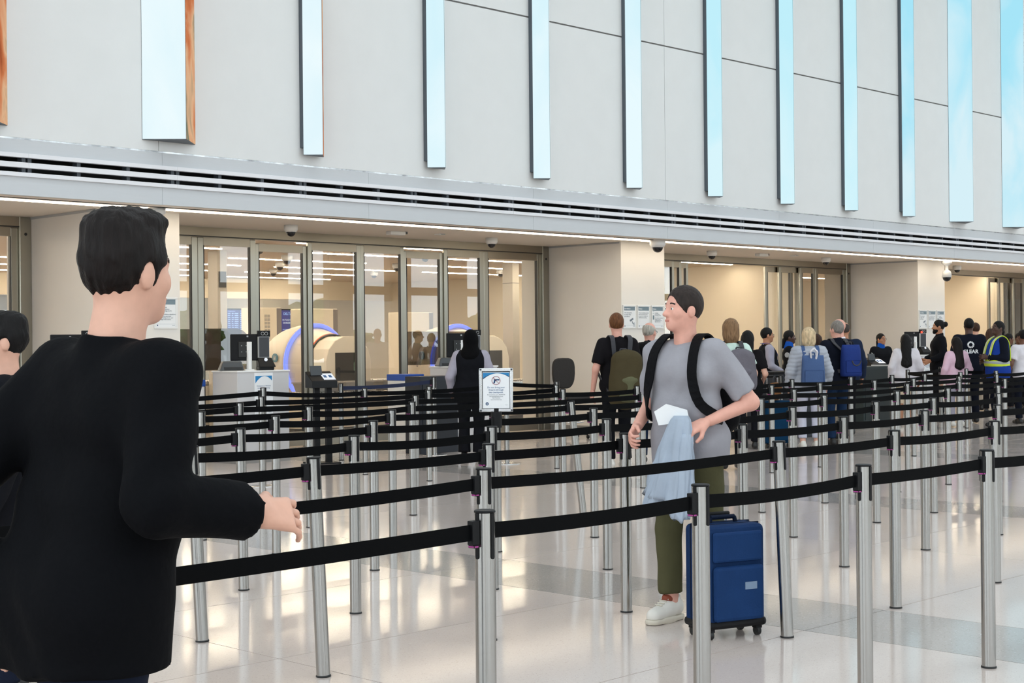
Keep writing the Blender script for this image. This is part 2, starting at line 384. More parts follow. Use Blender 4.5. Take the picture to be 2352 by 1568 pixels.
# ---- sliding glass doors
DN = [0]
def door(x0, x1, label, y=Y_DOOR, top=3.03, st=0.075, st_r=None):
    DN[0] += 1; st_r = st if st_r is None else st_r
    r = empty('door_%d' % DN[0], (x0, y, 0)); struct(r, label, 'door'); W = x1 - x0
    B().box(0, st, -0.025, 0.025, 0, top).obj('stile', M_DOORSTEEL, r, bevel=0.006, seg=1)
    B().box(W - st_r, W, -0.025, 0.025, 0, top).obj('stile', M_DOORSTEEL, r, bevel=0.006, seg=1)
    B().box(st, W - st_r, -0.022, 0.022, top - 0.11, top).obj('top_rail', M_RAIL, r)
    B().box(st, W - st_r, -0.022, 0.022, 0.01, 0.22).obj('bottom_rail', M_DOORSTEEL, r)
    B().box(st, st + 0.010, -0.026, 0.026, 0.22, top - 0.11).box(W - st_r - 0.010, W - st_r, -0.026, 0.026, 0.22, top - 0.11).obj('gasket', M_GASKET, r)
    B().box(st + 0.01, W - st_r - 0.01, -0.001, 0.001, 0.22, top - 0.11).add([], []).obj('pane', M_GLASS, r)
    return r
def header(x0, x1, y=Y_DOOR):
    t = B().box(x0, x1, y - 0.06, y + 0.06, 3.03, Z_SOFFIT).obj('trim_header_%d' % int(x0), M_RAIL); struct(t, 'bronze metal header rail above the sliding doors', 'trim')
    B().box(x0, x1, y - 0.062, y - 0.06, 3.035, 3.05).obj('shadow_gap', M_GASKET, t)
def jamb(x0, x1):
    t = B().box(x0, x1, Y_DOOR - 0.07, Y_DOOR + 0.07, 0, Z_SOFFIT).obj('trim_jamb_%d' % int(x0 * 10), M_DOORSTEEL, bevel=0.006, seg=1); struct(t, 'brushed steel door jamb beside the pier', 'trim')
    B().cyl(((x0 + x1) / 2, Y_DOOR - 0.074, 2.95), ((x0 + x1) / 2, Y_DOOR - 0.07, 2.95), 0.02, n=10).obj('sensor_eye', M_GASKET, t)
for bay in (-1, 0, 1, 2):
    ox = bay * BAY; a, z = PIER_X[1] + PIER_W + ox, PIER_X[2] + ox   # opening of this bay
    header(a, z); jamb(z - 0.16, z); jamb(a, a + 0.10)
    bn = {-1: 'leftmost entrance', 0: 'closed middle entrance', 1: 'open entrance behind the queue', 2: 'far right entrance'}[bay]
    if bay <= 0:
        cuts = [a + 0.10, 11.88 + ox, 12.87 + ox, 13.815 + ox, 14.82 + ox, 15.715 + ox, 16.58 + ox, 17.48 + ox, z - 0.16]
        od = ['first', 'second', 'third', 'fourth', 'fifth', 'sixth', 'seventh', 'eighth']
        for i in range(8):
            door(cuts[i], cuts[i + 1], '%s glass door panel from the left in the %s' % (od[i], bn), Y_DOOR + (0.03 if i in (2, 5) else 0.0),
                 3.03 if i not in (2, 5) else 2.98, 0.10 if i in (1, 7) else 0.075, 0.10 if i in (0, 6) else None)
    else:
        for i, (p0, p1, yy) in enumerate(((a + 0.1, 22.55 - BAY + ox, 0.0), (21.9 - BAY + ox, 22.86 - BAY + ox, 0.07), (22.2 - BAY + ox, 23.16 - BAY + ox, 0.14))):
            door(p0, p1, '%s slid-back glass panel on the left of the %s' % (('front', 'middle', 'rear')[i], bn), Y_DOOR + yy)
        for i, (p0, p1, yy) in enumerate(((25.72 - BAY + ox, 26.72 - BAY + ox, 0.14), (26.12 - BAY + ox, 27.0 - BAY + ox, 0.07), (26.78 - BAY + ox, 27.36 - BAY + ox, 0.0), (27.36 - BAY + ox, z - 0.16, 0.0))):
            door(p0, p1, '%s on the right of the %s' % (('rear slid-back glass panel', 'middle slid-back glass panel', 'narrow glass panel', 'fixed glass panel by the pier')[i], bn), Y_DOOR + yy, st=0.085)

# ---- checkpoint room behind the doors
ce = B().box(X0, X1, Y_DOOR + 0.2, 32.0, 3.2, 3.35).obj('ceiling', M_CEIL); struct(ce, 'warm ceiling of the checkpoint room behind the glass', 'ceiling')
bk = B().box(X0, 27.5, 31.8, 32.0, 2.70, 3.2).obj('wall_bulkhead', M_BEIGE); struct(bk, 'beige bulkhead marked 11 at the back of the checkpoint', 'wall')
text('11', 0.19, M_TEXTG if False else M_PLASTIC, bk, (21.9, 31.796, 2.96), (math.pi / 2, 0, 0), bold=0.002, name='lane_number')
w1 = B().box(27.5, 27.7, Y_DOOR + 0.6, 46, 0, 3.2).obj('wall_checkpoint_right', M_BEIGE); struct(w1, 'plain beige side wall seen through the open entrance', 'wall')
w2 = B().box(37.16, 37.36, Y_DOOR + 0.6, 32, 0, 3.2).obj('wall_checkpoint_far_right', M_BEIGE); struct(w2, 'plain beige side wall seen through the far right entrance', 'wall')
w3 = B().box(27.7, X1, 31.8, 32, 0, 3.2).obj('wall_checkpoint_back', M_BEIGE); struct(w3, 'beige back wall behind the far entrances', 'wall')
w4 = B().box(X0, X0 + 0.2, 18.2, 46, 0, 3.35).obj('wall_checkpoint_left', M_BEIGE); struct(w4, 'beige wall at the left end of the checkpoint', 'wall')
ce2 = B().box(X0, 27.7, 32.0, 46.2, 3.2, 3.35).obj('ceiling_gatehall', M_WALL); struct(ce2, 'white ceiling of the concourse beyond the checkpoint', 'ceiling')
fw = B(); fw.box(X0, 27.7, 46, 46.2, 2.72, 3.2); fw.box(X0, 27.7, 46, 46.2, 0, 0.6)
for k in range(-6, 12): fw.box(k * 2.4 - 0.12, k * 2.4 + 0.12, 46, 46.2, 0.6, 2.72)
fw = fw.obj('wall_far_windows', M_WALL); struct(fw, 'far window wall of the concourse with bright panes', 'wall')
for k in range(-6, 11):
    p = B().box(k * 2.4 + 0.12, k * 2.4 + 2.28, 46.09, 46.10, 0.6, 2.72).obj('window_%d' % (k + 7), M_GLASS); struct(p, 'bright daylight window of the far concourse', 'window')
lite = B().box(0, 3.4, -0.035, 0.035, 3.185, 3.2).mesh('line_light', L_CEIL)
for r, yy in enumerate((19.95, 22.0, 24.2, 26.4, 28.6, 30.8)):
    for k in range(-1, 5):
        xx = 6.6 + k * 4.3 + (r % 3) * 0.8 
        if xx + 3.4 > 27.4: continue
        tag(inst('line_light', lite, None, (xx, yy, 0)), 'warm line light behind the glass, %s along in the %s ceiling row' % (ORDN(k + 1), ORDN(r)), 'light', 'ceiling lines inside the closed entrance')
for xx, wh in ((21.9, 'inside the open entrance behind the queue'), (28.6, 'just inside the far right entrance, left one'), (32.6, 'just inside the far right entrance, right one')):
    tag(inst('line_light', lite, None, (xx, 20.1, 0)), 'warm line light on the ceiling ' + wh, 'light', 'ceiling lines inside the open entrances')
for xx, wh in ((28.4, 'left'), (32.4, 'right')):
    tag(inst('line_light', lite, None, (xx, 23.0, 0)), '%s warm line light deep inside the far right entrance' % wh, 'light', 'ceiling lines deep in the far entrance')
for k in range(6):
    tag(inst('line_light', lite, None, (4 + 3.9 * k, 38, 0)), 'warm line light beyond the bulkhead, %s from the left' % ORDN(k), 'light', 'ceiling lines of the concourse')
for q, (xx, yy, wh) in enumerate(((30.0, 18.9, 'just behind the far right doors'), (33.6, 18.9, 'behind the far right slid-back panels'), (28.6, 25.5, 'at the back of the far right entrance'))):  # extra lamps added to brighten the beige walls of the far right room
    tag(inst('line_light', lite, None, (xx, yy, 0)), 'added warm fill light on the inner ceiling ' + wh, 'light', 'ceiling lines inside the open entrances')
for cx_, lb in ((15.5, 'slim grey column with a small dark sign inside the glass doors'), (23.0, 'slim grey column near the right end of the closed doors')):
    c = empty('column', (cx_, 22.7, 0), label=lb, cat='column')
    B().box(-0.1, 0.1, -0.15, 0.15, 0, 3.2).obj('shaft', mat('column_grey', srgb(196, 190, 180), 0.5), c)
    if cx_ < 20: B().box(-0.075, 0.075, -0.165, -0.15, 2.55, 2.83).obj('sign_plate', M_DGREY, c)
    else: B().box(-0.102, 0.102, -0.152, 0.152, 2.78, 2.79).obj('joint', M_DGREY, c)

# ---- the rest of the hall, behind and beside the camera
cw = B()
ys = [YB, -9.0, -7.2, -3.0, -1.2, 3.0, 4.8, 9.0, 10.8, Y_FASCIA + 0.4]
for i in range(0, len(ys), 2): cw.box(X0, X1, ys[i], ys[i + 1], HALL_H, HALL_H + 0.3)
for xx in (X0, 4, 24, 44): 
    for i in range(1, len(ys) - 1, 2): cw.box(xx, xx + 1.0, ys[i], ys[i + 1], HALL_H, HALL_H + 0.3)
cw = cw.obj('ceiling_hall', M_WALL); struct(cw, 'high white ceiling of the hall with long skylights', 'ceiling')
for i in range(1, len(ys) - 1, 2): portal((X0 + X1) / 2, (ys[i] + ys[i + 1]) / 2, HALL_H + 0.15, X1 - X0, ys[i + 1] - ys[i], (0, 0, 0))
ww = B(); ww.box(X0, X1, YB - 0.3, YB, 0, 0.25); ww.box(X0, X1, YB - 0.3, YB, 11.5, HALL_H); ww.box(X0, X1, YB - 0.2, YB - 0.1, 3.6, 3.95)
k = X0
while k < X1: ww.box(k, k + 1.25, YB - 0.4, YB, 0.25, 11.5); k += 3.3
M_BROWN = mat('brown_window_pier', srgb(150, 128, 108), 0.6)
ww = ww.obj('wall_window', M_BROWN); struct(ww, 'tall window wall of the hall opposite the checkpoint', 'wall')
portal((X0 + X1) / 2, YB - 0.2, 5.9, X1 - X0, 11.2, (-math.pi / 2, 0, 0))
we = B().box(X0 - 0.3, X0, YB, Y_FASCIA + 0.4, 0, 0.3).box(X0 - 0.3, X0, YB, Y_FASCIA + 0.4, 11.5, HALL_H)
for q in range(8): we.box(X0 - 0.4, X0, YB + q * 4.02, YB + q * 4.02 + 1.3, 0.3, 11.5)  # openings between these piers are added to light left-facing sides of piers and posts
portal(X0 - 0.15, 1.2, 5.9, 11.2, 28.0, (0, -math.pi / 2, 0))
we = we.obj('wall_left', M_BROWN); struct(we, 'unseen end wall of the hall on the left, with openings added to let in light', 'wall')
we = B().box(X1, X1 + 0.3, YB, 32, 0, HALL_H).obj('wall_right', M_WALL); struct(we, 'white end wall of the hall on the right', 'wall')
gr = B().box(-60, 110, -70, YB - 0.4, -0.4, -0.1).obj('ground_outside', mat('lawn', srgb(96, 116, 66), 0.9, noise=0.3, nscale=3)); struct(gr, 'green ground outside the hall windows', 'ground')

# ---- trees outside the hall windows (they show in the door glass)
M_LEAF = mat('tree_leaves', srgb(92, 118, 58), 0.8, noise=0.4, nscale=5); M_BARK = mat('tree_bark', srgb(84, 70, 58), 0.9)
crowns = []
for q in range(3):
    bmx = bmesh.new(); bmesh.ops.create_icosphere(bmx, subdivisions=4, radius=1.0)
    for v in bmx.verts:
        n_ = v.co.normalized(); k_ = 1 + 0.18 * math.sin(5 * n_.x + q) * math.sin(6 * n_.y + 2 * q) + 0.12 * math.sin(11 * n_.z + 7 * n_.x) + random.uniform(-0.07, 0.07); v.co = n_ * k_
    mx_ = bpy.data.meshes.new('crown'); bmx.to_mesh(mx_); bmx.free(); mx_.materials.append(M_LEAF); crowns.append(mx_)
for q in range(17):
    tx = 8 + q * 4.4 + random.uniform(-1, 1); ty = -22 - random.uniform(0, 8); th = random.uniform(1.5, 2.4)
    t_ = empty('garden_tree', (tx, ty, -0.1), 0, 'leafy green tree outside the hall windows, %s along' % ORDN(q), 'tree', 'trees outside the hall')
    inst('crown', crowns[q % 3], t_, (0, 0, th), (0, 0, q), (random.uniform(1.2, 1.8), random.uniform(1.2, 1.8), th * 0.55)); B().cyl((0, 0, 0), (0, 0, th * 0.7), 0.16, 0.1, 8).obj('trunk', M_BARK, t_)
# ---- LED columns on the wall
SKY = []
W_, PB, CY, BL = srgb(240, 253, 255), srgb(222, 246, 252), srgb(176, 234, 246), srgb(132, 214, 246)
for i in range(12):
    t = i / 11.0
    lo = [srgb(224, 246, 253), srgb(212, 243, 252), srgb(192, 239, 251), srgb(166, 229, 248)][min(3, int(t * 4))]
    hi = [srgb(238, 252, 255), srgb(232, 250, 255), srgb(216, 245, 252), srgb(214, 240, 248)][min(3, int(t * 4))]
    SKY.append(screen_mat('led_sky_%d' % i, [(0.36, lo), (0.5, tuple((lo[j] + hi[j]) / 2 for j in range(4))), (0.64, hi)], 0.9, 1.0, i * 3.1, zmix=0.16 if i > 2 else 0.0))
M_ORANGE = screen_mat('led_orange', [(0.3, srgb(150, 70, 40)), (0.45, srgb(215, 130, 85)), (0.58, srgb(236, 190, 150)), (0.7, srgb(90, 120, 105))], 1.7, 0.85, 1.0, (1, 1, 0.6))
M_LEDCASE = mat('led_housing', srgb(84, 92, 100), 0.5)
led_x = [7.02, 9.40, 11.66, 13.77, 15.86, 17.96, 20.05, 22.15, 24.23, 26.31, 28.30, 30.62]
led_z = [3.90, 3.90, 3.90, 3.90, 3.90, 3.90, 3.90, 3.90, 3.90, 3.90, 3.90, 3.90]
od = ['leftmost', 'second', 'third', 'fourth', 'fifth', 'sixth', 'seventh', 'eighth', 'ninth', 'tenth', 'eleventh', 'rightmost']
cd = ['orange-faced', 'wide white-blue and orange', 'narrow pale blue', 'narrow pale blue', 'narrow pale blue', 'narrow pale blue', 'narrow sky-blue', 'narrow sky-blue', 'narrow sky-blue', 'narrow turquoise', 'wide turquoise cloud', 'wide turquoise cloud']
for i, lx in enumerate(led_x):
    big = i in (0, 1, 10, 11)
    L_, A_, R_ = ((0, -0.004), (0.375, -0.345), (0.72, -0.004)) if big else ((0.02, -0.07), (0.20, -0.245), (0.345, -0.07))
    r = empty('led_column', (lx, Y_FASCIA, 3.905), label='%s %s LED screen column on the white wall' % (od[i], cd[i]) if i in (0, 11) else '%s LED screen column from the left, %s' % (od[i], cd[i]), cat='screen')
    top = 8.6
    B().prism([L_, A_, R_], 0, top).obj('housing', M_LEDCASE, r)
    def face(p, q, m):
        p, q = Vector(p), Vector(q); d = (q - p).normalized(); n = Vector((d.y, -d.x)); e = 0.004
        p2, q2 = p + d * 0.004, q - d * 0.004
        poly = [p2 - n * 0.002, q2 - n * 0.002, q2 + n * e, p2 + n * e]
        B().prism([tuple(v) for v in poly], 0.006, top).obj('screen_face', m, r, fix=True)
    face(L_, A_, SKY[i]); face(A_, R_, M_ORANGE if i < 3 else SKY[(i + 1) % 12])
    if not big: B().box(0.02, 0.32, -0.07, -0.002, 0.10, top).obj('mounting_box', M_LEDCASE, r)
# ================================================================== BELT POSTS
ORD = ['first', 'second', 'third', 'fourth', 'fifth', 'sixth', 'seventh', 'eighth', 'ninth', 'tenth', 'eleventh', 'twelfth', 'thirteenth']
PR = 0.0318
def pole_mesh(h): return B().cyl((0, 0, 0.004), (0, 0, h - 0.006), PR, n=28).mesh('pole', M_STEEL)
def cap_mesh(h):
    return B().lathe([(0.0, h + 0.001), (0.026, h + 0.001), (0.031, h + 0.002), (0.0334, h - 0.001), (0.0334, h - 0.005), (PR, h - 0.006)], 28).mesh('cap', [M_PLASTIC])
POLE = {1.0: pole_mesh(1.0), 1.055: pole_mesh(1.055)}
CAP = {1.0: cap_mesh(1.0), 1.055: cap_mesh(1.055)}
b = B()
poly = [(-0.0065, -0.070), (-0.005, -0.074), (0.0, -0.076), (0.005, -0.074), (0.0065, -0.070), (0.0065, 0.064), (-0.0065, 0.064)]
SLOT = B().prism(poly, PR - 0.004, PR + 0.0035).mesh('belt_slot', M_PLASTIC)   # built in XY, turned upright per copy
RING = B().lathe([(PR, 0.009), (0.0345, 0.007), (0.0352, 0.0), (0.0, 0.0)], 24).mesh('floor_ring', M_GASKET)
DOME = B().lathe([(0.0, 0.028), (0.05, 0.026), (0.10, 0.019), (0.155, 0.010), (0.172, 0.006), (0.175, 0.0), (0, 0)], 36).mesh('base_plate', M_CHROME)
CLIP = B().box(-0.030, 0.0, -0.013, 0.013, -0.038, 0.036, 0).box(-0.026, -0.006, -0.014, 0.014, -0.047, -0.038, 1).mesh('belt_clip', [M_PLASTIC, M_PINK], bevel=0.002, seg=1)
POSTS = {}
def post(x, y, label, lean=0.0, h=1.0, dome=False, group='belt posts'):
    base = Vector((x, y, 0)) + RT * lean
    r = empty('belt_post', base, 0, label, 'belt post', group)
    if lean:
        axis = FW; r.rotation_mode = 'AXIS_ANGLE'; a = math.atan2(lean, 1.0)
        # tilt so that the head comes back over (x, y)
        r.rotation_mode = 'QUATERNION'; r.rotation_quaternion = Vector((0, 0, 1)).rotation_difference((Vector((x, y, h)) - base).normalized())
    inst('pole', POLE[h], r); inst('cap', CAP[h], r)
    inst('base_plate' if dome else 'floor_ring', DOME if dome else RING, r)
    for k in range(4): inst('belt_slot', SLOT, r, (0, 0, h - 0.07), (math.pi / 2, 0, k * math.pi / 2))
    POSTS[(round(x, 2), round(y, 2))] = r
    return r
def belt(p, q, h=1.0, h2=None, m=None, clip=True):
    """belt drawn out of post p and clipped into post q"""
    h2 = h if h2 is None else h2
    r = POSTS[(round(p[0], 2), round(p[1], 2))]
    a = Vector((p[0], p[1], h - 0.063)); c = Vector((q[0], q[1], h2 - 0.063)); d = c - a; L = d.xy.length; ang = math.atan2(d.y, d.x)
    s0, s1 = PR + 0.002, L - PR - (0.032 if clip else 0.002); n = 8; v = []; f = []
    sag = random.uniform(0.004, 0.016) * min(1.3, L / 1.1)
    for i in range(n + 1):
        t = i / n; xx = s0 + (s1 - s0) * t; zz = d.z * (xx / L) - sag * 4 * t * (1 - t); tw = 0.002 * math.sin(t * math.pi)
        for yy, dz in ((-0.0014 + tw, -0.0245), (0.0014 + tw, -0.0245), (0.0014 - tw, 0.0245), (-0.0014 - tw, 0.0245)): v.append((xx, yy, zz + dz))
    for i in range(n):
        for j in range(4): f.append((i * 4 + j, i * 4 + (j + 1) % 4, (i + 1) * 4 + (j + 1) % 4, (i + 1) * 4 + j))
    f += [(3, 2, 1, 0), (n * 4, n * 4 + 1, n * 4 + 2, n * 4 + 3)]
    o = B().add(v, f).obj('belt', m or M_BELT, r, fix=True)
    bpy.context.view_layer.update() if r.rotation_mode == 'QUATERNION' else None
    mw = Matrix.Translation(a) @ Matrix.Rotation(ang, 4, 'Z')
    rw = Matrix.Translation(r.location) @ (r.rotation_quaternion.to_matrix().to_4x4() if r.rotation_mode == 'QUATERNION' else Matrix.Identity(4))
    loc = rw.inverted() @ mw
    o.matrix_local = loc
    if clip: inst('belt_clip', CLIP, o, (L - PR - 0.0015, 0, d.z * (s1 / L)))

# (row depth, visible posts, hidden left end, post past the right edge)
ROWS = [
    (3.30, [3.22, 4.30, 5.39, 6.45], [1.05], [7.55]),
    (4.41, [4.30, 6.40, 7.53, 8.72], [2.10], [9.82]),
    (5.46, [4.24, 5.36, 6.43, 7.54, 8.67, 9.74, 10.85], [3.20], [11.95]),
    (6.57, [4.32, 5.39, 6.48, 7.55, 9.72, 10.93, 11.87, 13.07], [], [14.2]),
    (7.72, [5.43, 6.50, 7.66, 8.72, 10.94, 11.94, 13.24, 14.25, 15.35], [4.30], [16.5]),
    (8.86, [6.54, 7.65, 8.78, 9.71, 10.95, 13.14, 15.42, 16.63], [5.40], [17.8, 18.9]),
    (9.93, [6.62, 7.67, 8.81, 11.98, 14.28, 15.27, 16.49, 17.44, 18.64, 19.71], [], [20.8]),
    (11.12, [7.82, 9.91, 12.06, 13.32, 16.45, 17.86, 18.94, 19.85, 20.92, 22.06], [5.60], [23.2]),
    (12.26, [8.88, 11.12, 13.18], [6.70], []),
]
LEAN = {(4.24, 5.46): 0.036, (6.40, 4.41): 0.034, (4.32, 6.57): 0.045, (9.71, 8.86): 0.10, (8.78, 8.86): -0.03, (6.54, 8.86): -0.004, (5.43, 7.72): 0.012}
RN = ['nearest', 'second', 'third', 'fourth', 'fifth', 'sixth', 'seventh', 'eighth', 'ninth']
for ri, (yy, vis, hid, off) in enumerate(ROWS):
    rname = 'nearest belt row' if ri == 0 else '%s belt row from the front' % RN[ri]
    for k, x in enumerate(vis): post(x, yy, 'steel belt post, %s from the left in the %s' % (ORD[k], rname), LEAN.get((x, yy), 0.0))
    for x in hid: post(x, yy, 'steel belt post at the concealed left end of the %s' % rname)
    for k, x in enumerate(off): post(x, yy, 'steel belt post past the right end of the %s%s' % (rname, ', outermost' if k else ''))
    xs = sorted(vis + hid + off)
    for i in range(len(xs) - 1):
        if ri == 8 and False: continue
        belt((xs[i], yy), (xs[i + 1], yy))
# rows by the desks
post(9.60, 13.22, 'belt post on a round base plate in front of the left podium', -0.01, 1.055, True)
post(7.00, 13.30, 'belt post concealed at the left end of the tenth row', 0, 1.0)
post(11.20, 13.45, 'belt post before the scanner stand in the tenth row')
post(12.07, 13.30, 'belt post left of the woman in the black headscarf')
post(13.30, 13.22, 'belt post on a round base plate behind the firearm sign', 0, 1.055, True)
post(14.31, 13.30, 'belt post of the tenth row before the dark office chair')
belt((7.0, 13.30), (9.6, 13.22), 1.0, 1.055); belt((9.6, 13.22), (11.2, 13.45), 1.055, 1.0); belt((11.2, 13.45), (12.07, 13.30)); belt((12.07, 13.30), (13.3, 13.22), 1.0, 1.055); belt((13.3, 13.22), (14.31, 13.30), 1.055, 1.0)
post(13.75, 15.05, 'belt post on a round base plate at the front of the middle podium', 0, 1.055, True)
post(12.38, 15.35, 'belt post tucked behind the black scanner stand', 0, 1.0)
belt((12.38, 15.35), (13.75, 15.05), 1.0, 1.055, M_NAVYBELT)
post(18.2, 12.5, 'belt post among the legs of the queue by the open entrance')
post(22.3, 12.8, 'belt post in front of the woman in the white hoodie'); post(24.8, 13.57, 'belt post left of the girl in pink'); post(26.54, 13.89, 'belt post beside the staff jacket at the far desk'); post(23.38, 12.32, 'belt post before the hi-vis vest, far right')
belt((22.3, 12.8), (24.8, 13.57)); belt((24.8, 13.57), (26.54, 13.89), m=M_NAVYBELT); belt((22.3, 12.8), (20.92, 11.12))
post(25.4, 12.2, 'belt post right of the hi-vis vest at the edge'); belt((23.38, 12.32), (25.4, 12.2))

# ---- firearm sign on the fifth-row post
sp = Vector((7.66, 7.72, 0))
sg = empty('notice_stand', sp + Vector((0, 0, 1.0)), 0, 'framed no-firearm notice in a silver frame clipped on a belt post', 'sign')
ang = math.radians(44.6 - 90 + 2)   # local -Y faces the camera
sg.rotation_euler = (0, 0, ang)
B().cyl((0, 0, -0.10), (0, 0, 0.012), 0.040, n=24).box(-0.017, 0.017, -0.012, 0.012, 0.0, 0.04).obj('adapter', M_PLASTIC, sg)
fw_, fh_ = 0.242, 0.316
fr = B()
for (a, c, e, g) in ((-fw_ / 2, fw_ / 2, 0, 0.022), (-fw_ / 2, fw_ / 2, fh_ - 0.022, fh_), (-fw_ / 2, -fw_ / 2 + 0.02, 0.022, fh_ - 0.022), (fw_ / 2 - 0.02, fw_ / 2, 0.022, fh_ - 0.022)):
    fr.box(a, c, -0.011, 0.007, e + 0.014, g + 0.014)
fr.obj('frame', M_CHROME, sg, bevel=0.003)
for sx in (-1, 1):
    for zz in (0.024, fh_ + 0.004): B().box(sx * (fw_ / 2 - 0.009) - 0.007, sx * (fw_ / 2 - 0.009) + 0.007, -0.013, -0.010, zz - 0.007, zz + 0.007).obj('corner_joint', M_DGREY, sg, bevel=0.001, seg=1)
B().box(-fw_ / 2 + 0.006, fw_ / 2 - 0.006, -0.005, 0.005, 0.02, fh_ + 0.008).obj('backing', M_DGREY, sg)
sheet = B().box(-0.097, 0.097, -0.0065, -0.005, 0.040, fh_ - 0.016).obj('notice_sheet', M_PAPER, sg)
def arc_band(w, ztop, drop, m, parent, y):
    # blue corner band with a white arc cut out of it
    n = 16; top = []; low = []
    for i in range(n + 1):
        t = i / n; x = -w / 2 + w * t; low.append((x, y, ztop - 0.004 - drop * (2 * t - 1.1) ** 2)); top.append((x, y, ztop))
    v = top + low; f = [(i, i + 1, n + 2 + i, n + 1 + i) for i in range(n)]
    return B().add(v, f).obj('blue_band', m, parent)
arc_band(0.190, fh_ - 0.020, 0.036, M_SIGNNAVY, sg, -0.0068); arc_band(0.190, fh_ - 0.020, 0.028, M_SIGNBLUE, sg, -0.0071)
ic = B().torus((0, -0.0075, 0.240), 0.030, 0.0017, 36, 6, 1, 'y')
ic.prism([(-0.016, 0.010), (0.024, 0.010), (0.024, 0.001), (0.004, 0.001), (0.000, -0.004), (-0.005, -0.004), (-0.009, -0.020), (-0.021, -0.020), (-0.014, 0.002)], 0, 0.0006, 0)
k = len(ic.v) - 18
ic.v[k:] = [(x, -0.0072 - z, 0.240 + y) for x, y, z in ic.v[k:]]
ic.cyl((-0.021, -0.0082, 0.261), (0.021, -0.0082, 0.219), 0.0014, n=6, mi=1)
ic.obj('no_gun_symbol', [M_SIGNNAVY, M_SIGNRED], sg, fix=True)
R9 = (math.pi / 2, 0, 0)
for i, s in enumerate(('Do not bring your', 'firearm through', 'the checkpoint.')): text(s, 0.0170, M_TEXTB, sg, (0, -0.0071, 0.190 - i * 0.0178), R9)
for i, s in enumerate(('Potential fines up to $14,950.00', 'and disqualification from', 'TSA PreCheck')): text(s, 0.0100, M_TEXTG, sg, (0, -0.0071, 0.1375 - i * 0.0118), R9)
text('Subject to state and local changes', 0.006, M_TEXTG, sg, (0, -0.0071, 0.101), R9)
B().cyl((-0.066, -0.0065, 0.072), (-0.066, -0.0075, 0.072), 0.0115, n=20).obj('seal', M_SIGNNAVY, sg)
B().prism([(-0.006, 0.003), (0, 0.001), (0.006, 0.003), (0.003, -0.003), (0, -0.006), (-0.003, -0.003)], 0, 0.0004).obj('eagle_mark', M_PAPER, sg, (-0.066, -0.0078, 0.072), R9)
text('tsa.gov', 0.006, M_TEXTG, sg, (0.074, -0.0071, 0.064), R9)

# ================================================================== SIGNS ON THE PIERS
def pier_sign(x, kind, label):
    r = empty('wall_notice', (x, Y_PIER, 1.725), 0, label, 'sign', 'framed notices on the piers')
    W, H = 0.335, 0.395
    b = B()
    for (a, c, e, g) in ((0, W, 0, 0.022), (0, W, H - 0.022, H), (0, 0.022, 0.022, H - 0.022), (W - 0.022, W, 0.022, H - 0.022)): b.box(a, c, -0.016, 0, e, g)
    b.obj('frame', M_WHITEP, r, bevel=0.003, seg=1)
    B().box(0.02, W - 0.02, -0.006, -0.001, 0.02, H - 0.02).obj('notice_sheet', M_PAPER, r)
    B().box(0.028, W - 0.028, -0.0075, -0.006, H - 0.092, H - 0.03).obj('header_band', M_SLATE, r)
    text({'cam': 'Surveillance', 'area': 'Notice', 'cat': 'Notice'}[kind], 0.032, M_PAPER, r, (0.04, -0.008, H - 0.062), R9, 'LEFT', 0.0006)
    L = {'cam': ('This checkpoint', 'is under video', 'surveillance'), 'area': ('You are entering an area', 'where all persons and', 'property are subject to', 'additional screening'),
         'cat': ('Credential', 'Authentication', 'Technology (CAT)', '', 'CAT validates identification,', 'displays passenger', 'screening status, and', 'flight information.')}[kind]
    sz = {'cam': 0.030, 'area': 0.026, 'cat': 0.021}[kind]
    for i, s in enumerate(L):
        if s: text(s, sz, M_TEXTG, r, (0.035 if kind != 'cat' else 0.095, -0.0075, H - 0.13 - i * sz * 1.02), R9, 'LEFT')
    if kind == 'cam':
        B().prism([(0, 0.02), (0.085, 0.055), (0.098, 0.03), (0.013, -0.008)], 0, 0.001).cyl((0.06, 0.01, 0.0005), (0.078, -0.035, 0.0005), 0.004, n=6).cyl((0.078, -0.035, 0.0005), (0.112, -0.042, 0.0005), 0.004, n=6).cyl((0.112, -0.02, 0.0005), (0.112, -0.065, 0.0005), 0.005, n=6).obj('camera_symbol', M_TEXTG, r, (0.17, -0.0075, 0.125), R9)
    if kind == 'cat':
        B().box(0.04, 0.078, -0.0075, -0.006, 0.155, 0.225).obj('symbol', M_SLATE, r)
        B().box(0.04, 0.075, -0.0075, -0.006, 0.258, 0.262).box(0.04, 0.075, -0.0075, -0.006, 0.285, 0.289).obj('symbol', M_SLATE, r)
    B().box(0.03, W - 0.03, -0.0072, -0.006, 0.058, 0.0595).obj('rule', M_SLATE, r)
    B().cyl((0.05, -0.006, 0.043), (0.05, -0.0075, 0.043), 0.009, n=12).obj('seal', M_SIGNNAVY, r)
    text('tsa.gov', 0.014, M_TEXTG, r, (W - 0.055, -0.0075, 0.043), R9)
pier_sign(PIER_X[1] + 0.76, 'cat', 'framed notice beside the walking man in the black sweater')
for px, w_ in ((PIER_X[2], 'behind the man in grey'), (PIER_X[3], 'by the far desk')):
    pier_sign(px + 0.03, 'cam', 'framed surveillance notice with a camera symbol on the pier %s' % w_)
    pier_sign(px + 0.40, 'area', 'framed notice with four text lines on the pier %s' % w_)
    pier_sign(px + 0.77, 'cat', 'framed notice with small symbols at right on the pier %s' % w_)

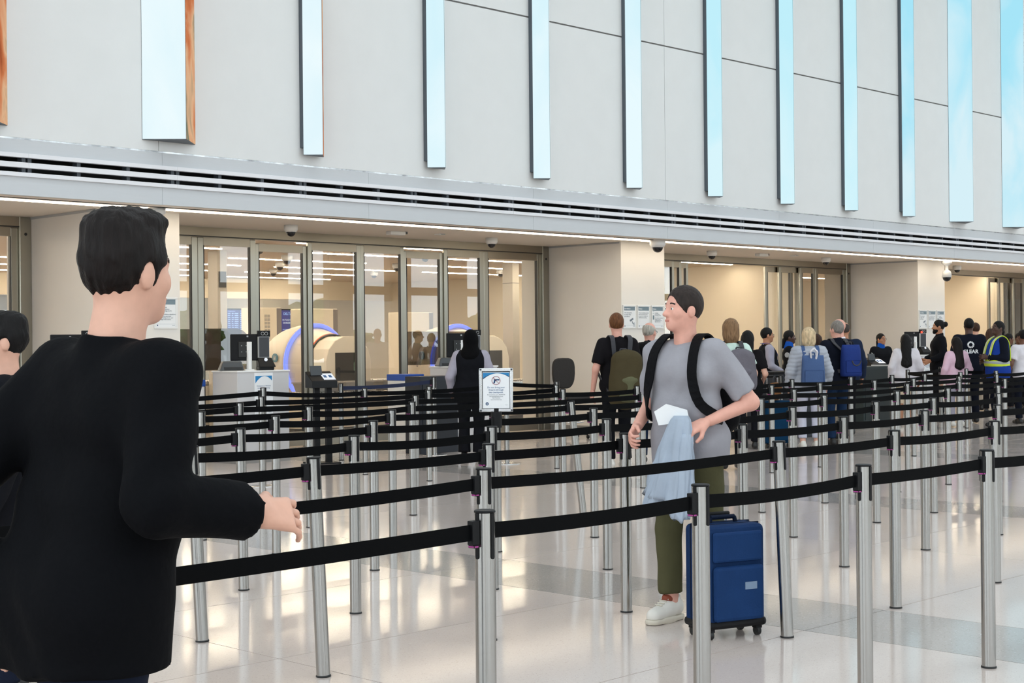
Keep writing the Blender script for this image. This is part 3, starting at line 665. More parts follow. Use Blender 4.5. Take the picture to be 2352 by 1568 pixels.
# ================================================================== CEILING CAMERAS AND SENSORS
def dome_cam(x, y, z, label, s=1.0, group='dome cameras under the soffit'):
    r = empty('dome_camera', (x, y, z), 0, label, 'camera', group); r.scale = (s, s, s)
    B().lathe([(0, 0), (0.075, 0), (0.078, -0.05), (0.060, -0.078), (0, -0.078)], 24).obj('housing', M_WHITEP, r)
    B().ball((0, 0, -0.076), 0.052, 20, z0=-1.0, z1=0.0).obj('smoked_dome', M_DOMEGLASS, r)
def pendant_cam(x, y, z, label):
    r = empty('pendant_camera', (x, y, z), 0, label, 'camera', 'pendant cameras')
    B().lathe([(0, 0), (0.11, 0), (0.11, -0.06), (0.06, -0.10), (0.035, -0.115), (0.035, -0.20), (0.07, -0.225), (0.09, -0.25), (0.105, -0.36), (0.0, -0.36)], 24).obj('housing', M_WHITEP, r)
    B().ball((0, 0, -0.36), 0.088, 20, z0=-1.0, z1=0.0).obj('smoked_dome', M_DOMEGLASS, r)
dome_cam(12.69, 16.8, Z_SOFFIT, 'white dome camera above the left closed glass doors', 1.25)
dome_cam(16.7, 16.9, Z_SOFFIT, 'white dome camera above the right closed glass doors', 1.25)
dome_cam(22.37, 16.85, Z_SOFFIT, 'white dome camera at the left of the open entrance', 1.25)
dome_cam(26.1, 16.8, Z_SOFFIT, 'white dome camera at the right of the open entrance', 1.25)
dome_cam(31.6, 16.85, Z_SOFFIT, 'white dome camera over the far right entrance', 1.25)
dome_cam(19.22, 15.58, Z_SOFFIT + 0.01, 'white dome camera on the strip light by the middle pier', 1.7)
pendant_cam(9.86, 15.70, Z_SOFFIT, 'white pendant camera hanging by the left pier'); pendant_cam(29.27, 15.85, Z_SOFFIT, 'white pendant camera hanging by the far right pier')
for x, lb in ((14.64, 'white door sensor box above the closed glass doors'), (23.9, 'white door sensor box above the open entrance')):
    r = empty('door_sensor', (x, 16.8, Z_SOFFIT), 0, lb, 'sensor')
    B().box(-0.17, 0.12, -0.06, 0.06, -0.055, 0).obj('housing', M_WHITEP, r, bevel=0.012); B().box(0.0, 0.16, -0.05, 0.05, -0.035, 0).obj('lens', M_DGREY, r)
for x, lb in ((15.45, 'small square sensor right of the closed-door sensor'), (24.9, 'small square sensor right of the open-door sensor')):
    r = empty('ceiling_sensor', (x, 16.75, Z_SOFFIT), 0, lb, 'sensor'); B().box(-0.06, 0.06, -0.06, 0.06, -0.02, 0).obj('plate', M_WHITEP, r, bevel=0.004); B().box(-0.03, 0.05, -0.062, -0.06, -0.014, -0.008).obj('slot', M_DGREY, r)
for i, (x, y, s) in enumerate(((14.9, 20.6, 1.4), (17.2, 22.9, 1.4), (18.6, 25.0, 1.3), (16.0, 19.5, 1.3), (18.9, 20.9, 1.3), (20.9, 24.0, 1.3), (22.8, 27.0, 1.2), (20.2, 27.4, 1.2), (24.6, 24.6, 1.3))):
    dome_cam(x, y, 3.2, 'small dome camera on the inner ceiling, %s counting from the left doors' % ORD[i], s, 'dome cameras inside the checkpoint')
# ================================================================== DESKS AND DEVICES
def podium(x, y, label, sheet=True, w=0.81, d=0.55):
    r = empty('podium', (x, y, 0), 0, label, 'podium', 'document check podiums')
    B().box(0, w, 0, d, 0.10, 1.175).obj('cabinet', M_PODIUM, r, bevel=0.004, seg=1)
    B().box(-0.01, w + 0.01, -0.01, d + 0.01, 0.0, 0.10).obj('plinth', M_PODBASE, r)
    B().box(-0.012, w + 0.012, -0.012, d + 0.012, 1.165, 1.185).obj('worktop', M_WHITEP, r, bevel=0.003, seg=1)
    B().cyl((-0.002, d * 0.5, 0.33), (-0.008, d * 0.5, 0.33), 0.03, n=16).obj('grommet', M_LIGHTGREY, r)
    if sheet:
        B().box(0.26, 0.55, -0.003, -0.001, 0.62, 1.155).obj('notice_sheet', M_PAPER, r)
        s = empty('notice_print', (0.405, -0.002, 0), 0, parent=r)
        bd = arc_band(0.26, 1.115, 0.075, M_SIGNBLUE, r, -0.0042); bd.location.x = 0.405
        bpy.data.objects.remove(s)
        for i, t in enumerate(('Participation in TSA facial', 'recognition technology', 'is optional.')): text(t, 0.021, M_TEXTB, r, (0.405, -0.0042, 0.985 - i * 0.026), R9)
        for i, t in enumerate(('Photos are deleted after', 'your identity is verified.')): text(t, 0.018, M_TEXTG, r, (0.405, -0.0042, 0.875 - i * 0.022), R9)
        text('tsa.gov', 0.016, M_TEXTG, r, (0.50, -0.0042, 0.65), R9)
    return r
def monitor(x, y, z, rz, label):
    r = empty('monitor', (x, y, z), rz, label, 'monitor', 'desk monitors seen from behind')
    B().box(-0.06, 0.06, -0.05, 0.05, 0, 0.012).obj('foot', M_WHITEP, r)
    B().box(-0.033, 0.033, -0.03, 0.0, 0.012, 0.37).box(-0.022, 0.022, -0.05, -0.03, 0.012, 0.26).obj('stand', M_WHITEP, r, bevel=0.004, seg=1)
    B().box(-0.24, 0.115, -0.005, 0.03, 0.125, 0.47).obj('rear_shell', M_PLASTIC, r, bevel=0.01)
    B().box(-0.14, 0.01, -0.022, -0.003, 0.17, 0.37).obj('mount_recess', M_GASKET, r, bevel=0.004, seg=1)
    for a in (-0.10, -0.04):
        for c in (0.24, 0.32): B().cyl((a, -0.024, c), (a, -0.022, c), 0.006, n=8).obj('screw', M_LIGHTGREY, r)
    B().box(-0.03, -0.008, -0.0065, -0.005, 0.43, 0.45).obj('badge', M_LIGHTGREY, r)
    return r
def cam_tablet(x, y, z, rz, label, red=False):
    r = empty('camera_tablet', (x, y, z), rz, label, 'kiosk', 'face camera tablets on the desks')
    B().box(-0.09, 0.11, -0.10, 0.06, 0.0, 0.05).add([(-0.09, -0.12, 0.04), (0.13, -0.12, 0.04), (0.13, 0.05, 0.04), (-0.09, 0.05, 0.04), (-0.09, -0.02, 0.16), (0.10, -0.02, 0.16), (0.10, 0.05, 0.16), (-0.09, 0.05, 0.16)],
        [(3, 2, 1, 0), (4, 5, 6, 7), (0, 1, 5, 4), (1, 2, 6, 5), (2, 3, 7, 6), (3, 0, 4, 7)]).obj('scanner_body', M_PLASTIC, r, bevel=0.008, seg=1)
    B().cyl((0.01, -0.055, 0.135), (0.01, -0.065, 0.140), 0.022, n=16).obj('scan_light', L_WHITE, r)
    B().box(-0.075, 0.075, -0.012, 0.012, 0.16, 0.44).obj('tablet', M_LIGHTGREY, r, bevel=0.008)
    B().box(-0.066, 0.066, -0.015, -0.011, 0.172, 0.428).obj('screen', L_NIGHT, r)
    B().box(-0.085, 0.085, -0.014, 0.03, 0.435, 0.515).obj('camera_head', M_PLASTIC, r, bevel=0.006)
    B().torus((-0.018, -0.0155, 0.475), 0.020, 0.003, 20, 6, 0, 'y').torus((0.030, -0.0155, 0.475), 0.020, 0.003, 20, 6, 0, 'y').obj('lens_ring', M_LIGHTGREY, r)
    if red: B().ball((-0.05, -0.02, 0.46), 0.022, 10).obj('status_lamp', L_REDDOT, r)
def reader(x, y, z, rz, label):
    r = empty('document_reader', (x, y, z), rz, label, 'scanner', 'document readers on the desks')
    B().add([(-0.16, -0.10, 0), (0.16, -0.10, 0), (0.16, 0.10, 0), (-0.16, 0.10, 0), (-0.11, -0.05, 0.12), (0.13, -0.05, 0.12), (0.13, 0.09, 0.12), (-0.11, 0.09, 0.12)],
        [(3, 2, 1, 0), (4, 5, 6, 7), (0, 1, 5, 4), (1, 2, 6, 5), (2, 3, 7, 6), (3, 0, 4, 7)]).obj('shell', M_DGREY, r, bevel=0.015)
    B().box(-0.10, 0.13, -0.104, -0.07, 0.006, 0.045).obj('card_slot', M_GASKET, r)
PRZ = math.radians(-24)
for px, py, who in ((11.13, 15.88, 'left'), (14.45, 15.35, 'middle'), (8.45, 15.6, 'far left'), (27.2, 15.4, 'far right')):
    podium(px, py, {'left': 'white podium with a facial recognition notice on its front', 'middle': 'white podium behind the woman in the black headscarf', 'far left': 'white podium hidden behind the two men at left', 'far right': 'white podium by the far right pier'}[who], who in ('left', 'far right'))
    monitor(px + 0.36, py + 0.25, 1.185, PRZ, 'black monitor seen from behind on the %s podium' % who)
    cam_tablet(px + 0.53, py + 0.16, 1.185, math.radians(-20), 'black tablet with a camera head on the %s podium' % who, who == 'far right')
    reader(px + 0.14, py + 0.34, 1.185, PRZ, 'dark grey document reader on the %s podium' % who)
# low white bin with blue lid left of each podium
for px, py, lb in ((10.75, 16.55, 'white bin with a blue lid left of the notice podium'), (14.25, 16.2, 'white bin with a blue lid left of the middle podium')):
    r = empty('lidded_bin', (px, py, 0), 0, lb, 'bin'); B().box(0, 0.34, 0, 0.4, 0, 0.98).obj('body', M_WHITEP, r, bevel=0.01); B().box(-0.01, 0.35, -0.01, 0.41, 0.98, 1.07).obj('lid', M_BLUE, r, bevel=0.01); B().box(0.12, 0.22, -0.004, 0, 0.85, 0.92).obj('latch', M_DGREY, r)
# boarding pass scanner stand
def scan_stand(x, y, rz, label):
    r = empty('scanner_stand', (x, y, 0), rz, label, 'scanner stand')
    B().box(-0.20, 0.20, -0.16, 0.16, 0, 0.02).obj('base_plate', M_PLASTIC, r, bevel=0.004)
    for s in (-0.07, 0.09): B().box(s - 0.035, s + 0.035, -0.035, 0.035, 0.02, 0.98).obj('leg', M_PLASTIC, r)
    B().add([(-0.17, -0.14, 0.96), (0.17, -0.14, 0.96), (0.17, 0.14, 0.96), (-0.17, 0.14, 0.96), (-0.17, -0.12, 1.05), (0.17, -0.12, 1.05), (0.17, 0.14, 1.17), (-0.17, 0.14, 1.17)],
        [(3, 2, 1, 0), (4, 5, 6, 7), (0, 1, 5, 4), (1, 2, 6, 5), (2, 3, 7, 6), (3, 0, 4, 7)]).obj('head', M_PLASTIC, r, bevel=0.006, seg=1)
    B().add([(0.0, -0.10, 1.066), (0.16, -0.10, 1.066), (0.16, 0.06, 1.141), (0.0, 0.06, 1.141)], [(0, 1, 2, 3)]).obj('screen', L_WHITE, r)
    for i in range(2): B().add([(0.02 + 0.07 * i, -0.05, 1.092), (0.06 + 0.07 * i, -0.05, 1.092), (0.06 + 0.07 * i, 0.01, 1.120), (0.02 + 0.07 * i, 0.01, 1.120)], [(0, 1, 2, 3)]).obj('icon', M_TEXTB, r)
    B().add([(-0.13, 0.02, 1.12), (0.02, 0.02, 1.12), (0.02, 0.06, 1.24), (-0.13, 0.06, 1.24), (-0.13, 0.05, 1.12), (0.02, 0.05, 1.12), (0.02, 0.08, 1.24), (-0.13, 0.08, 1.24)], [(0, 1, 2, 3), (7, 6, 5, 4), (0, 4, 5, 1), (1, 5, 6, 2), (2, 6, 7, 3), (3, 7, 4, 0)]).obj('scan_hood', M_DGREY, r)
scan_stand(11.88, 15.12, math.radians(-18), 'black boarding pass scanner stand right of the notice podium')
scan_stand(24.55, 14.75, math.radians(-18), 'black boarding pass scanner stand in front of the seated officer')
# dark low cabinet beside the middle podium
r = empty('low_cabinet', (13.56, 14.95, 0), 0, 'dark blue-black low cabinet in front of the middle podium', 'cabinet')
b = B().box(0.12, 0.82, 0.30, 0.62, 0, 1.06).obj('body', mat('dark_navy_laminate', srgb(30, 36, 46), 0.5), r, bevel=0.006, seg=1); B().box(0.16, 0.78, 0.292, 0.30, 0.12, 1.0).obj('door', mat('dark_navy_door', srgb(24, 30, 38), 0.5), r)
r = empty('low_cabinet', (22.9, 14.0, 0), 0, 'dark green-grey low cabinet left of the far officer', 'cabinet')
B().box(0, 1.0, 0, 0.45, 0, 1.03).obj('body', mat('dark_teal_laminate', srgb(34, 48, 50), 0.5), r, bevel=0.006, seg=1); B().box(1.0, 1.06, -0.02, 0.45, 0, 1.05).obj('end_panel', M_WHITEP, r); B().box(0.05, 0.95, -0.006, 0, 0.1, 0.98).obj('door', mat('dark_teal_door', srgb(28, 40, 42), 0.5), r)
r = empty('low_cabinet', (18.9, 13.1, 0), 0, 'dark low desk in front of the two officers', 'cabinet')
B().box(0, 1.3, 0, 0.5, 0, 1.0).obj('body', mat('dark_navy_laminate', srgb(30, 36, 46), 0.5), r, bevel=0.006, seg=1); B().box(-0.02, 1.32, -0.02, 0.52, 1.0, 1.03).obj('worktop', M_PLASTIC, r)
# office chair by the pier
r = empty('office_chair', (17.38, 15.85, 0), math.radians(165), 'black swivel office chair with a tall back by the pale pier', 'chair'); r.scale = (0.92, 0.92, 0.97)
bk = [(0.225 * (1 - 0.22 * max(0, -math.sin(t))) * abs(math.cos(t)) ** 0.5 * (1 if math.cos(t) > 0 else -1), 1.07 + 0.25 * abs(math.sin(t)) ** 0.55 * (1 if math.sin(t) > 0 else -1)) for t in [2 * math.pi * k / 32 for k in range(32)]]
b = B().prism(bk, -0.03, 0.03); b.v = [(x, z, y) for x, y, z in b.v]
b.obj('backrest', mat('black_upholstery', srgb(32, 28, 26), 0.7, bump=0.3, bscale=90), r, (0, -0.24, -0.02), bevel=0.02, fix=True)
B().box(-0.23, 0.23, -0.2, 0.25, 0.62, 0.69).obj('seat', MATS['black_upholstery'], r, bevel=0.025)
B().box(-0.03, 0.03, -0.27, -0.25, 0.6, 0.86).box(-0.03, 0.03, -0.27, 0.0, 0.6, 0.615).obj('back_stem', M_PLASTIC, r)
B().cyl((0, 0, 0.08), (0, 0, 0.62), 0.028, n=14).obj('column', M_PLASTIC, r); B().torus((0, 0, 0.27), 0.22, 0.011, 28, 8).obj('foot_ring', M_CHROME, r)
for k in range(5):
    a = k * 2 * math.pi / 5
    B().cyl((0, 0, 0.10), (0.28 * math.cos(a), 0.28 * math.sin(a), 0.07), 0.022, 0.015, 8).obj('leg', M_PLASTIC, r)
    B().cyl((0.28 * math.cos(a) - 0.015, 0.28 * math.sin(a), 0.03), (0.28 * math.cos(a) + 0.015, 0.28 * math.sin(a), 0.03), 0.03, n=12).obj('castor', M_PLASTIC, r)
# crumpled tissue on the floor
bmt = bmesh.new(); bmesh.ops.create_icosphere(bmt, subdivisions=2, radius=0.022)
for v in bmt.verts: v.co *= random.uniform(0.6, 1.25)
me = bpy.data.meshes.new('crumpled_tissue'); bmt.to_mesh(me); bmt.free(); me.materials.append(M_PAPER)
tag(inst('crumpled_tissue', me, None, (7.0, 3.60, 0.018)), 'small crumpled white tissue on the floor by a belt post', 'tissue')

# ================================================================== BEHIND THE GLASS: scanners, screens, trays
def ct(x, y, label, letters=True):
    r = empty('baggage_scanner', (x, y, 0), -math.pi / 2, label, 'scanner', 'baggage scanners'); zc = 1.13
    def lx(prof, name, m, n=40, a0=0.0, a1=2 * math.pi):
        v = []; f = []
        for px, pr in prof:
            for i in range(n):
                t = a0 + (a1 - a0) * i / n; v.append((px, pr * math.cos(t), zc + pr * math.sin(t)))
        for j in range(len(prof) - 1):
            for i in range(n): f.append((j * n + i, j * n + (i + 1) % n, (j + 1) * n + (i + 1) % n, (j + 1) * n + i))
        return B().add(v, f, 0, True).obj(name, m, r, fix=True)
    lx([(0.0, 0.02), (0.0, 0.40), (0.03, 0.47), (0.10, 0.55), (0.22, 0.63), (0.42, 0.70), (0.7, 0.755), (1.0, 0.78), (1.12, 0.785), (1.12, 0.4)], 'hood', M_CTW)
    b = B().torus((1.135, 0, zc), 0.772, 0.022, 56, 8, 0, 'x'); b.obj('ring_light', L_BLUE, r)
    b = B().torus((1.155, 0, zc), 0.745, 0.030, 56, 8, 0, 'x'); b.obj('inner_ring_light', L_LBLUE, r)
    lx([(1.12, 0.70), (1.30, 0.66), (1.50, 0.60), (1.62, 0.565)], 'neck', M_CTW)
    B().torus((1.63, 0, zc), 0.565, 0.02, 48, 8, 0, 'x').obj('neck_seal', M_DGREY, r)
    B().torus((1.60, 0, zc), 0.575, 0.016, 30, 8, 0, 'x', a0=math.pi * 0.42, a1=math.pi * 0.85).obj('status_light', L_RED, r)
    B().prism([(-0.55, 0.75), (-0.55, 1.2), (-0.48, 1.42), (-0.33, 1.58), (-0.12, 1.66), (0.12, 1.66), (0.33, 1.58), (0.48, 1.42), (0.55, 1.2), (0.55, 0.75)], 0, 0.5).obj('tunnel', M_CTW, r, (1.63, 0, 0), (math.pi / 2, 0, math.pi / 2), bevel=0.01, seg=1, fix=True)
    B().box(2.13, 2.14, -0.33, 0.33, 0.78, 1.35).obj('curtain', M_GASKET, r)
    B().cyl((1.85, -0.551, 1.05), (1.85, -0.565, 1.05), 0.04, n=16).obj('stop_button', mat('dull_red', srgb(170, 60, 40), 0.4), r)
    B().box(0.0, 2.6, -0.55, 0.55, 0.12, 0.74).obj('base', M_CTW, r, bevel=0.01, seg=1)
    for q in (0.2, 1.3, 2.4): B().box(q - 0.06, q + 0.06, -0.45, 0.45, 0, 0.12).obj('foot', M_DGREY, r)
    if letters:
        text('analogic', 0.155, M_DGREY, r, (0.60, -0.775, 1.10), (math.pi / 2, 0, math.radians(-7)))
        B().cyl((0.86, -0.782, 1.26), (0.86, -0.80, 1.26), 0.085, n=24).obj('logo_disc', mat('logo_teal', srgb(84, 128, 146), 0.4), r)
        B().tube([(0.82, -0.803, 1.22), (0.85, -0.803, 1.31), (0.875, -0.803, 1.21), (0.90, -0.803, 1.30)], 0.006, 6).obj('logo_mark', M_WHITEP, r)
ct(18.2, 24.45, 'cream domed baggage scanner with a glowing blue ring behind the glass'); ct(22.0, 24.45, 'second blue-ringed baggage scanner deeper behind the glass', True)
ct(9.2, 24.45, 'baggage scanner behind the leftmost glass doors', True)
def cabinet(x, y, w, d, h, label, vents):
    r = empty('equipment_cabinet', (x, y, 0), 0, label, 'cabinet')
    B().box(0, w, 0, d, 0, h).obj('body', M_BEIGE, r, bevel=0.02); B().box(w - 0.13, w + 0.002, -0.004, d, 0.0, h - 0.01).obj('side_panel', M_DGREY if False else mat('cabinet_grey', srgb(120, 116, 116), 0.5), r, bevel=0.01)
    if vents:
        for a in range(2):
            for c in range(7): B().box(0.18 + a * 0.075, 0.24 + a * 0.075, -0.006, 0, h - 0.66 + c * 0.075, h - 0.60 + c * 0.075).obj('vent', M_BIN, r)
cabinet(18.75, 26, 0.62, 0.6, 2.30, 'tall beige equipment cabinet with square vents behind the scanner', True); cabinet(20.05, 26, 0.85, 0.6, 2.29, 'tall plain beige equipment cabinet right of the scanner', False); cabinet(23.3, 26.5, 0.9, 0.6, 2.25, 'grey equipment cabinet deep behind the right doors', False)
def display(x, y, z, w, h, label, kind):
    r = empty('display_screen', (x, y, z), 0, label, 'screen'); B().box(-0.03, w + 0.03, 0.0, 0.08, -0.03, h + 0.03).obj('bezel', M_PLASTIC, r)
    B().box(w / 2 - 0.03, w / 2 + 0.03, 0.08, 0.14, -z, h).obj('pole', M_DGREY, r)
    if kind == 'fids':
        for a in range(2):
            xx = a * w / 2; B().box(xx + 0.005, xx + w / 2 - 0.005, -0.004, 0, 0, h).obj('panel', L_FIDS, r)
            text('Departures', 0.045, L_FIDSTXT, r, (xx + 0.02, -0.006, h - 0.035), R9, 'LEFT')
            for i in range(11):
                for c0, c1 in ((0.02, 0.10), (0.13, 0.19), (0.21, w / 2 - 0.02)): B().box(xx + c0, xx + c1 - random.random() * 0.02, -0.006, -0.004, h - 0.10 - i * 0.047, h - 0.08 - i * 0.047).obj('text_row', L_FIDSTXT, r)
    else:
        B().box(0, w, -0.004, 0, 0, h).obj('panel', L_AD, r); text('DELTA', 0.085, L_FIDSTXT, r, (w / 2, -0.006, h - 0.09), R9, bold=0.002)
        for i, s in enumerate(('IN FLIGHT', 'DINNERS')): text(s, 0.06, L_WHITE, r, (w / 2 - 0.02, -0.006, h - 0.24 - i * 0.075), R9)
        for i in range(6): B().box(0.08, w - 0.04 - 0.03 * (i % 2), -0.006, -0.004, h - 0.48 - i * 0.05, h - 0.465 - i * 0.05).obj('text_row', L_FIDSTXT, r)
display(20.75, 30, 1.72, 0.70, 0.64, 'blue departures board beyond the checkpoint', 'fids'); display(22.30, 30, 1.62, 0.46, 0.74, 'blue airline advert screen beside the vented cabinet', 'ad')
def counter(x0, x1, y, h, label, d=0.7):
    r = empty('bag_conveyor', (x0, y, 0), 0, label, 'conveyor'); L = x1 - x0
    B().box(0, L, 0, d, 0.08, h).obj('side_casing', M_CTW, r, bevel=0.01, seg=1); B().box(0, L, -0.012, d + 0.012, h, h + 0.05).obj('edge_rail', M_CHROME, r, bevel=0.006, seg=1)
    B().box(0.1, L - 0.1, 0.05, d - 0.05, 0, 0.08).obj('plinth', M_DGREY, r)
    n = int(L / 0.14)
    rm = B().cyl((0, 0.04, h + 0.05), (0, d - 0.04, h + 0.05), 0.028, n=10).mesh('roller', M_STEEL)
    for i in range(n): inst('roller', rm, r, (0.07 + i * 0.14, 0, 0))
    return r
counter(12.0, 16.7, 22.9, 0.80, 'long baggage conveyor left of the blue-ringed scanner'); counter(19.2, 20.9, 23.2, 0.72, 'short baggage conveyor right of the blue-ringed scanner')
counter(15.6, 19.4, 20.3, 0.62, 'low baggage conveyor with grey trays close behind the doors'); counter(19.9, 24.0, 20.75, 0.70, 'baggage conveyor near the right end of the closed doors')
TRAY = B().box(-0.28, 0.28, -0.2, 0.2, 0, 0.012)
TRAY.add([(-0.28, -0.2, 0), (0.28, -0.2, 0), (0.28, 0.2, 0), (-0.28, 0.2, 0), (-0.32, -0.235, 0.15), (0.32, -0.235, 0.15), (0.32, 0.235, 0.15), (-0.32, 0.235, 0.15)], [(0, 1, 5, 4), (1, 2, 6, 5), (2, 3, 7, 6), (3, 0, 4, 7)])
TRIM = B()
for (a, c, e, g) in ((-0.335, 0.335, -0.25, -0.23), (-0.335, 0.335, 0.23, 0.25), (-0.335, -0.315, -0.23, 0.23), (0.315, 0.335, -0.23, 0.23)): TRIM.box(a, c, e, g, 0.14, 0.16)
tm, tr_ = TRAY.mesh('tray_body', M_BIN, fix=True), TRIM.mesh('tray_rim', M_BIN)
for i, (x, y, z, lb) in enumerate(((16.1, 20.65, 0.70, 'first grey tray from the left on the low conveyor'), (16.9, 20.65, 0.70, 'second grey tray from the left on the low conveyor'), (17.75, 20.65, 0.70, 'third grey tray from the left on the low conveyor'), (18.7, 20.65, 0.70, 'fourth grey tray from the left on the low conveyor'), (20.4, 21.1, 0.78, 'left grey tray on the right-hand conveyor'), (23.2, 21.1, 0.78, 'right grey tray on the right-hand conveyor'), (23.2, 21.1, 0.94, 'upper grey tray of the stack on the right-hand conveyor'))):
    r = empty('security_tray', (x, y, z), 0, lb, 'tray', 'security trays'); inst('tray_body', tm, r); inst('tray_rim', tr_, r)
def smoked(x0, x1, y, z0, z1, label, m=None):
    r = empty('glass_screen', (x0, y, 0), 0, label, 'screen'); L = x1 - x0; n = 6; R = 0.28
    poly = [(0, z0), (L, z0)] + [(L - R + R * math.sin(math.pi / 2 * (1 - i / n)), z1 - R + R * math.cos(math.pi / 2 * (1 - i / n))) for i in range(n + 1)] + [(0, z1)]
    B().prism(poly, 0, 0.01).obj('pane', m or M_TINT, r, (0, 0, 0), (math.pi / 2, 0, 0), fix=True)
    for a in (0.05, L - 0.08): B().box(a, a + 0.04, -0.02, 0.02, 0, z0 + 0.05).obj('post', M_DOORSTEEL, r)
smoked(12.3, 14.6, 20.9, 1.10, 1.78, 'smoked glass screen behind the left closed doors'); smoked(14.2, 15.4, 21.6, 1.10, 1.80, 'smoked glass screen in front of the left conveyor')
smoked(18.9, 21.0, 21.62, 1.10, 1.74, 'smoked glass screen behind the right closed doors'); smoked(23.05, 25.2, 22.0, 1.10, 1.74, 'smoked glass screen by the far right tray stack')
# ================================================================== PEOPLE (signed-distance bodies turned into smooth meshes)
def A3(*p): return np.array(p, dtype=np.float64)
def cone(a, b, r1, r2=None, k=0.03, cut=None): return ('c', A3(*a), A3(*b), r1, r1 if r2 is None else r2, k, cut)
def ell(c, r, R=None, k=0.02, cut=None): return ('e', A3(*c), A3(*r), R, k, cut)
def sd_eval(pr, P):
    if pr[0] == 'c':
        a, b, r1, r2 = pr[1:5]; ba = b - a; pa = P - a.astype(np.float32)
        t = np.clip((pa @ ba.astype(np.float32)) / max(float(ba @ ba), 1e-9), 0, 1)
        d = np.sqrt(((pa - t[..., None] * ba.astype(np.float32)) ** 2).sum(-1)) - (r1 + (r2 - r1) * t)
    else:
        c, r, R = pr[1:4]; q = P - c.astype(np.float32)
        if R is not None: q = q @ R.astype(np.float32)
        qr = q / r.astype(np.float32); k0 = np.sqrt((qr ** 2).sum(-1)); k1 = np.sqrt(((qr / r.astype(np.float32)) ** 2).sum(-1)) + 1e-6
        d = k0 * (k0 - 1) / k1
    cut = pr[-1]
    if cut:
        for pt, n in cut: d = np.maximum(d, (P - A3(*pt).astype(np.float32)) @ (A3(*n) / np.linalg.norm(n)).astype(np.float32))
    return d
def bound(pr):
    if pr[0] == 'c':
        r = max(pr[3], pr[4]); return np.minimum(pr[1], pr[2]) - r, np.maximum(pr[1], pr[2]) + r
    r = max(pr[2]); return pr[1] - r, pr[1] + r
def smin(a, b, k):
    h = np.clip(0.5 + 0.5 * (b - a) / k, 0, 1); return b + (a - b) * h - k * h * (1 - h)
def polygonise(prims, h, disp=None, sub=()):
    lo = np.min([bound(p)[0] for p in prims], 0) - 3 * h; hi = np.max([bound(p)[1] for p in prims], 0) + 3 * h
    n = np.ceil((hi - lo) / h).astype(int) + 1
    D = np.full(n, 0.5, np.float32); ax = [lo[i] + h * np.arange(n[i]) for i in range(3)]
    def apply(p, op):
        a, b = bound(p); m = p[-2] + 2.5 * h
        i0 = np.clip(np.floor((a - m - lo) / h).astype(int), 0, n - 1); i1 = np.clip(np.ceil((b + m - lo) / h).astype(int) + 1, 1, n)
        if np.any(i1 <= i0): return
        G = np.stack(np.meshgrid(ax[0][i0[0]:i1[0]], ax[1][i0[1]:i1[1]], ax[2][i0[2]:i1[2]], indexing='ij'), -1).astype(np.float32)
        s = (slice(i0[0], i1[0]), slice(i0[1], i1[1]), slice(i0[2], i1[2]))
        D[s] = op(D[s], sd_eval(p, G), p[-2])
    for p in prims: apply(p, smin)
    for p in sub: apply(p, lambda a, d, k: -smin(-a, d, k))
    if disp is not None:
        G = np.stack(np.meshgrid(*ax, indexing='ij'), -1).astype(np.float32); D += disp(G)
    S = D < 0
    c = [S[i:n[0] - 1 + i, j:n[1] - 1 + j, k:n[2] - 1 + k] for i in (0, 1) for j in (0, 1) for k in (0, 1)]
    cnt = np.zeros(c[0].shape, np.int8)
    for q in c: cnt += q
    mask = (cnt > 0) & (cnt < 8); I = np.argwhere(mask)
    idx = np.full(mask.shape, -1, np.int32); idx[mask] = np.arange(len(I))
    cor = np.array([(i, j, k) for i in (0, 1) for j in (0, 1) for k in (0, 1)])
    vals = np.stack([D[I[:, 0] + q[0], I[:, 1] + q[1], I[:, 2] + q[2]] for q in cor], -1)
    pos = np.zeros((len(I), 3)); num = np.zeros(len(I))
    for u in range(8):
        for v in range(u + 1, 8):
            if np.abs(cor[u] - cor[v]).sum() != 1: continue
            a, b = vals[:, u], vals[:, v]; x = (a < 0) != (b < 0)
            t = np.where(x, a / np.where(x, a - b, 1), 0)
            pos += np.where(x[:, None], cor[u] + t[:, None] * (cor[v] - cor[u]), 0); num += x
    V = lo + h * (I + pos / num[:, None])
    Q = []
    for axn in range(3):
        o1, o2 = (axn + 1) % 3, (axn + 2) % 3
        sl0 = [slice(1, -1)] * 3; sl1 = [slice(1, -1)] * 3; sl0[axn] = slice(0, -1); sl1[axn] = slice(1, None)
        s0, s1 = S[tuple(sl0)], S[tuple(sl1)]; E = np.argwhere(s0 != s1)
        if len(E) == 0: continue
        fl = s0[E[:, 0], E[:, 1], E[:, 2]]
        base = E.copy(); base[:, o1] += 1; base[:, o2] += 1
        def cell(d1, d2):
            q = base.copy(); q[:, o1] -= d1; q[:, o2] -= d2; return idx[q[:, 0], q[:, 1], q[:, 2]]
        q = np.stack([cell(1, 1), cell(0, 1), cell(0, 0), cell(1, 0)], -1)
        q[~fl] = q[~fl][:, ::-1]; Q.append(q)
    return V, np.concatenate(Q) if Q else np.zeros((0, 4), int)
def np_mesh(name, V, Q, m):
    Q = Q[(Q >= 0).all(1)]
    me = bpy.data.meshes.new(name); me.vertices.add(len(V)); me.vertices.foreach_set('co', np.asarray(V, np.float32).ravel())
    me.loops.add(len(Q) * 4); me.loops.foreach_set('vertex_index', Q.astype(np.int32).ravel())
    me.polygons.add(len(Q)); me.polygons.foreach_set('loop_start', np.arange(0, len(Q) * 4, 4, dtype=np.int32))
    me.polygons.foreach_set('use_smooth', np.ones(len(Q), bool))
    me.materials.append(m); me.update(calc_edges=True); return me
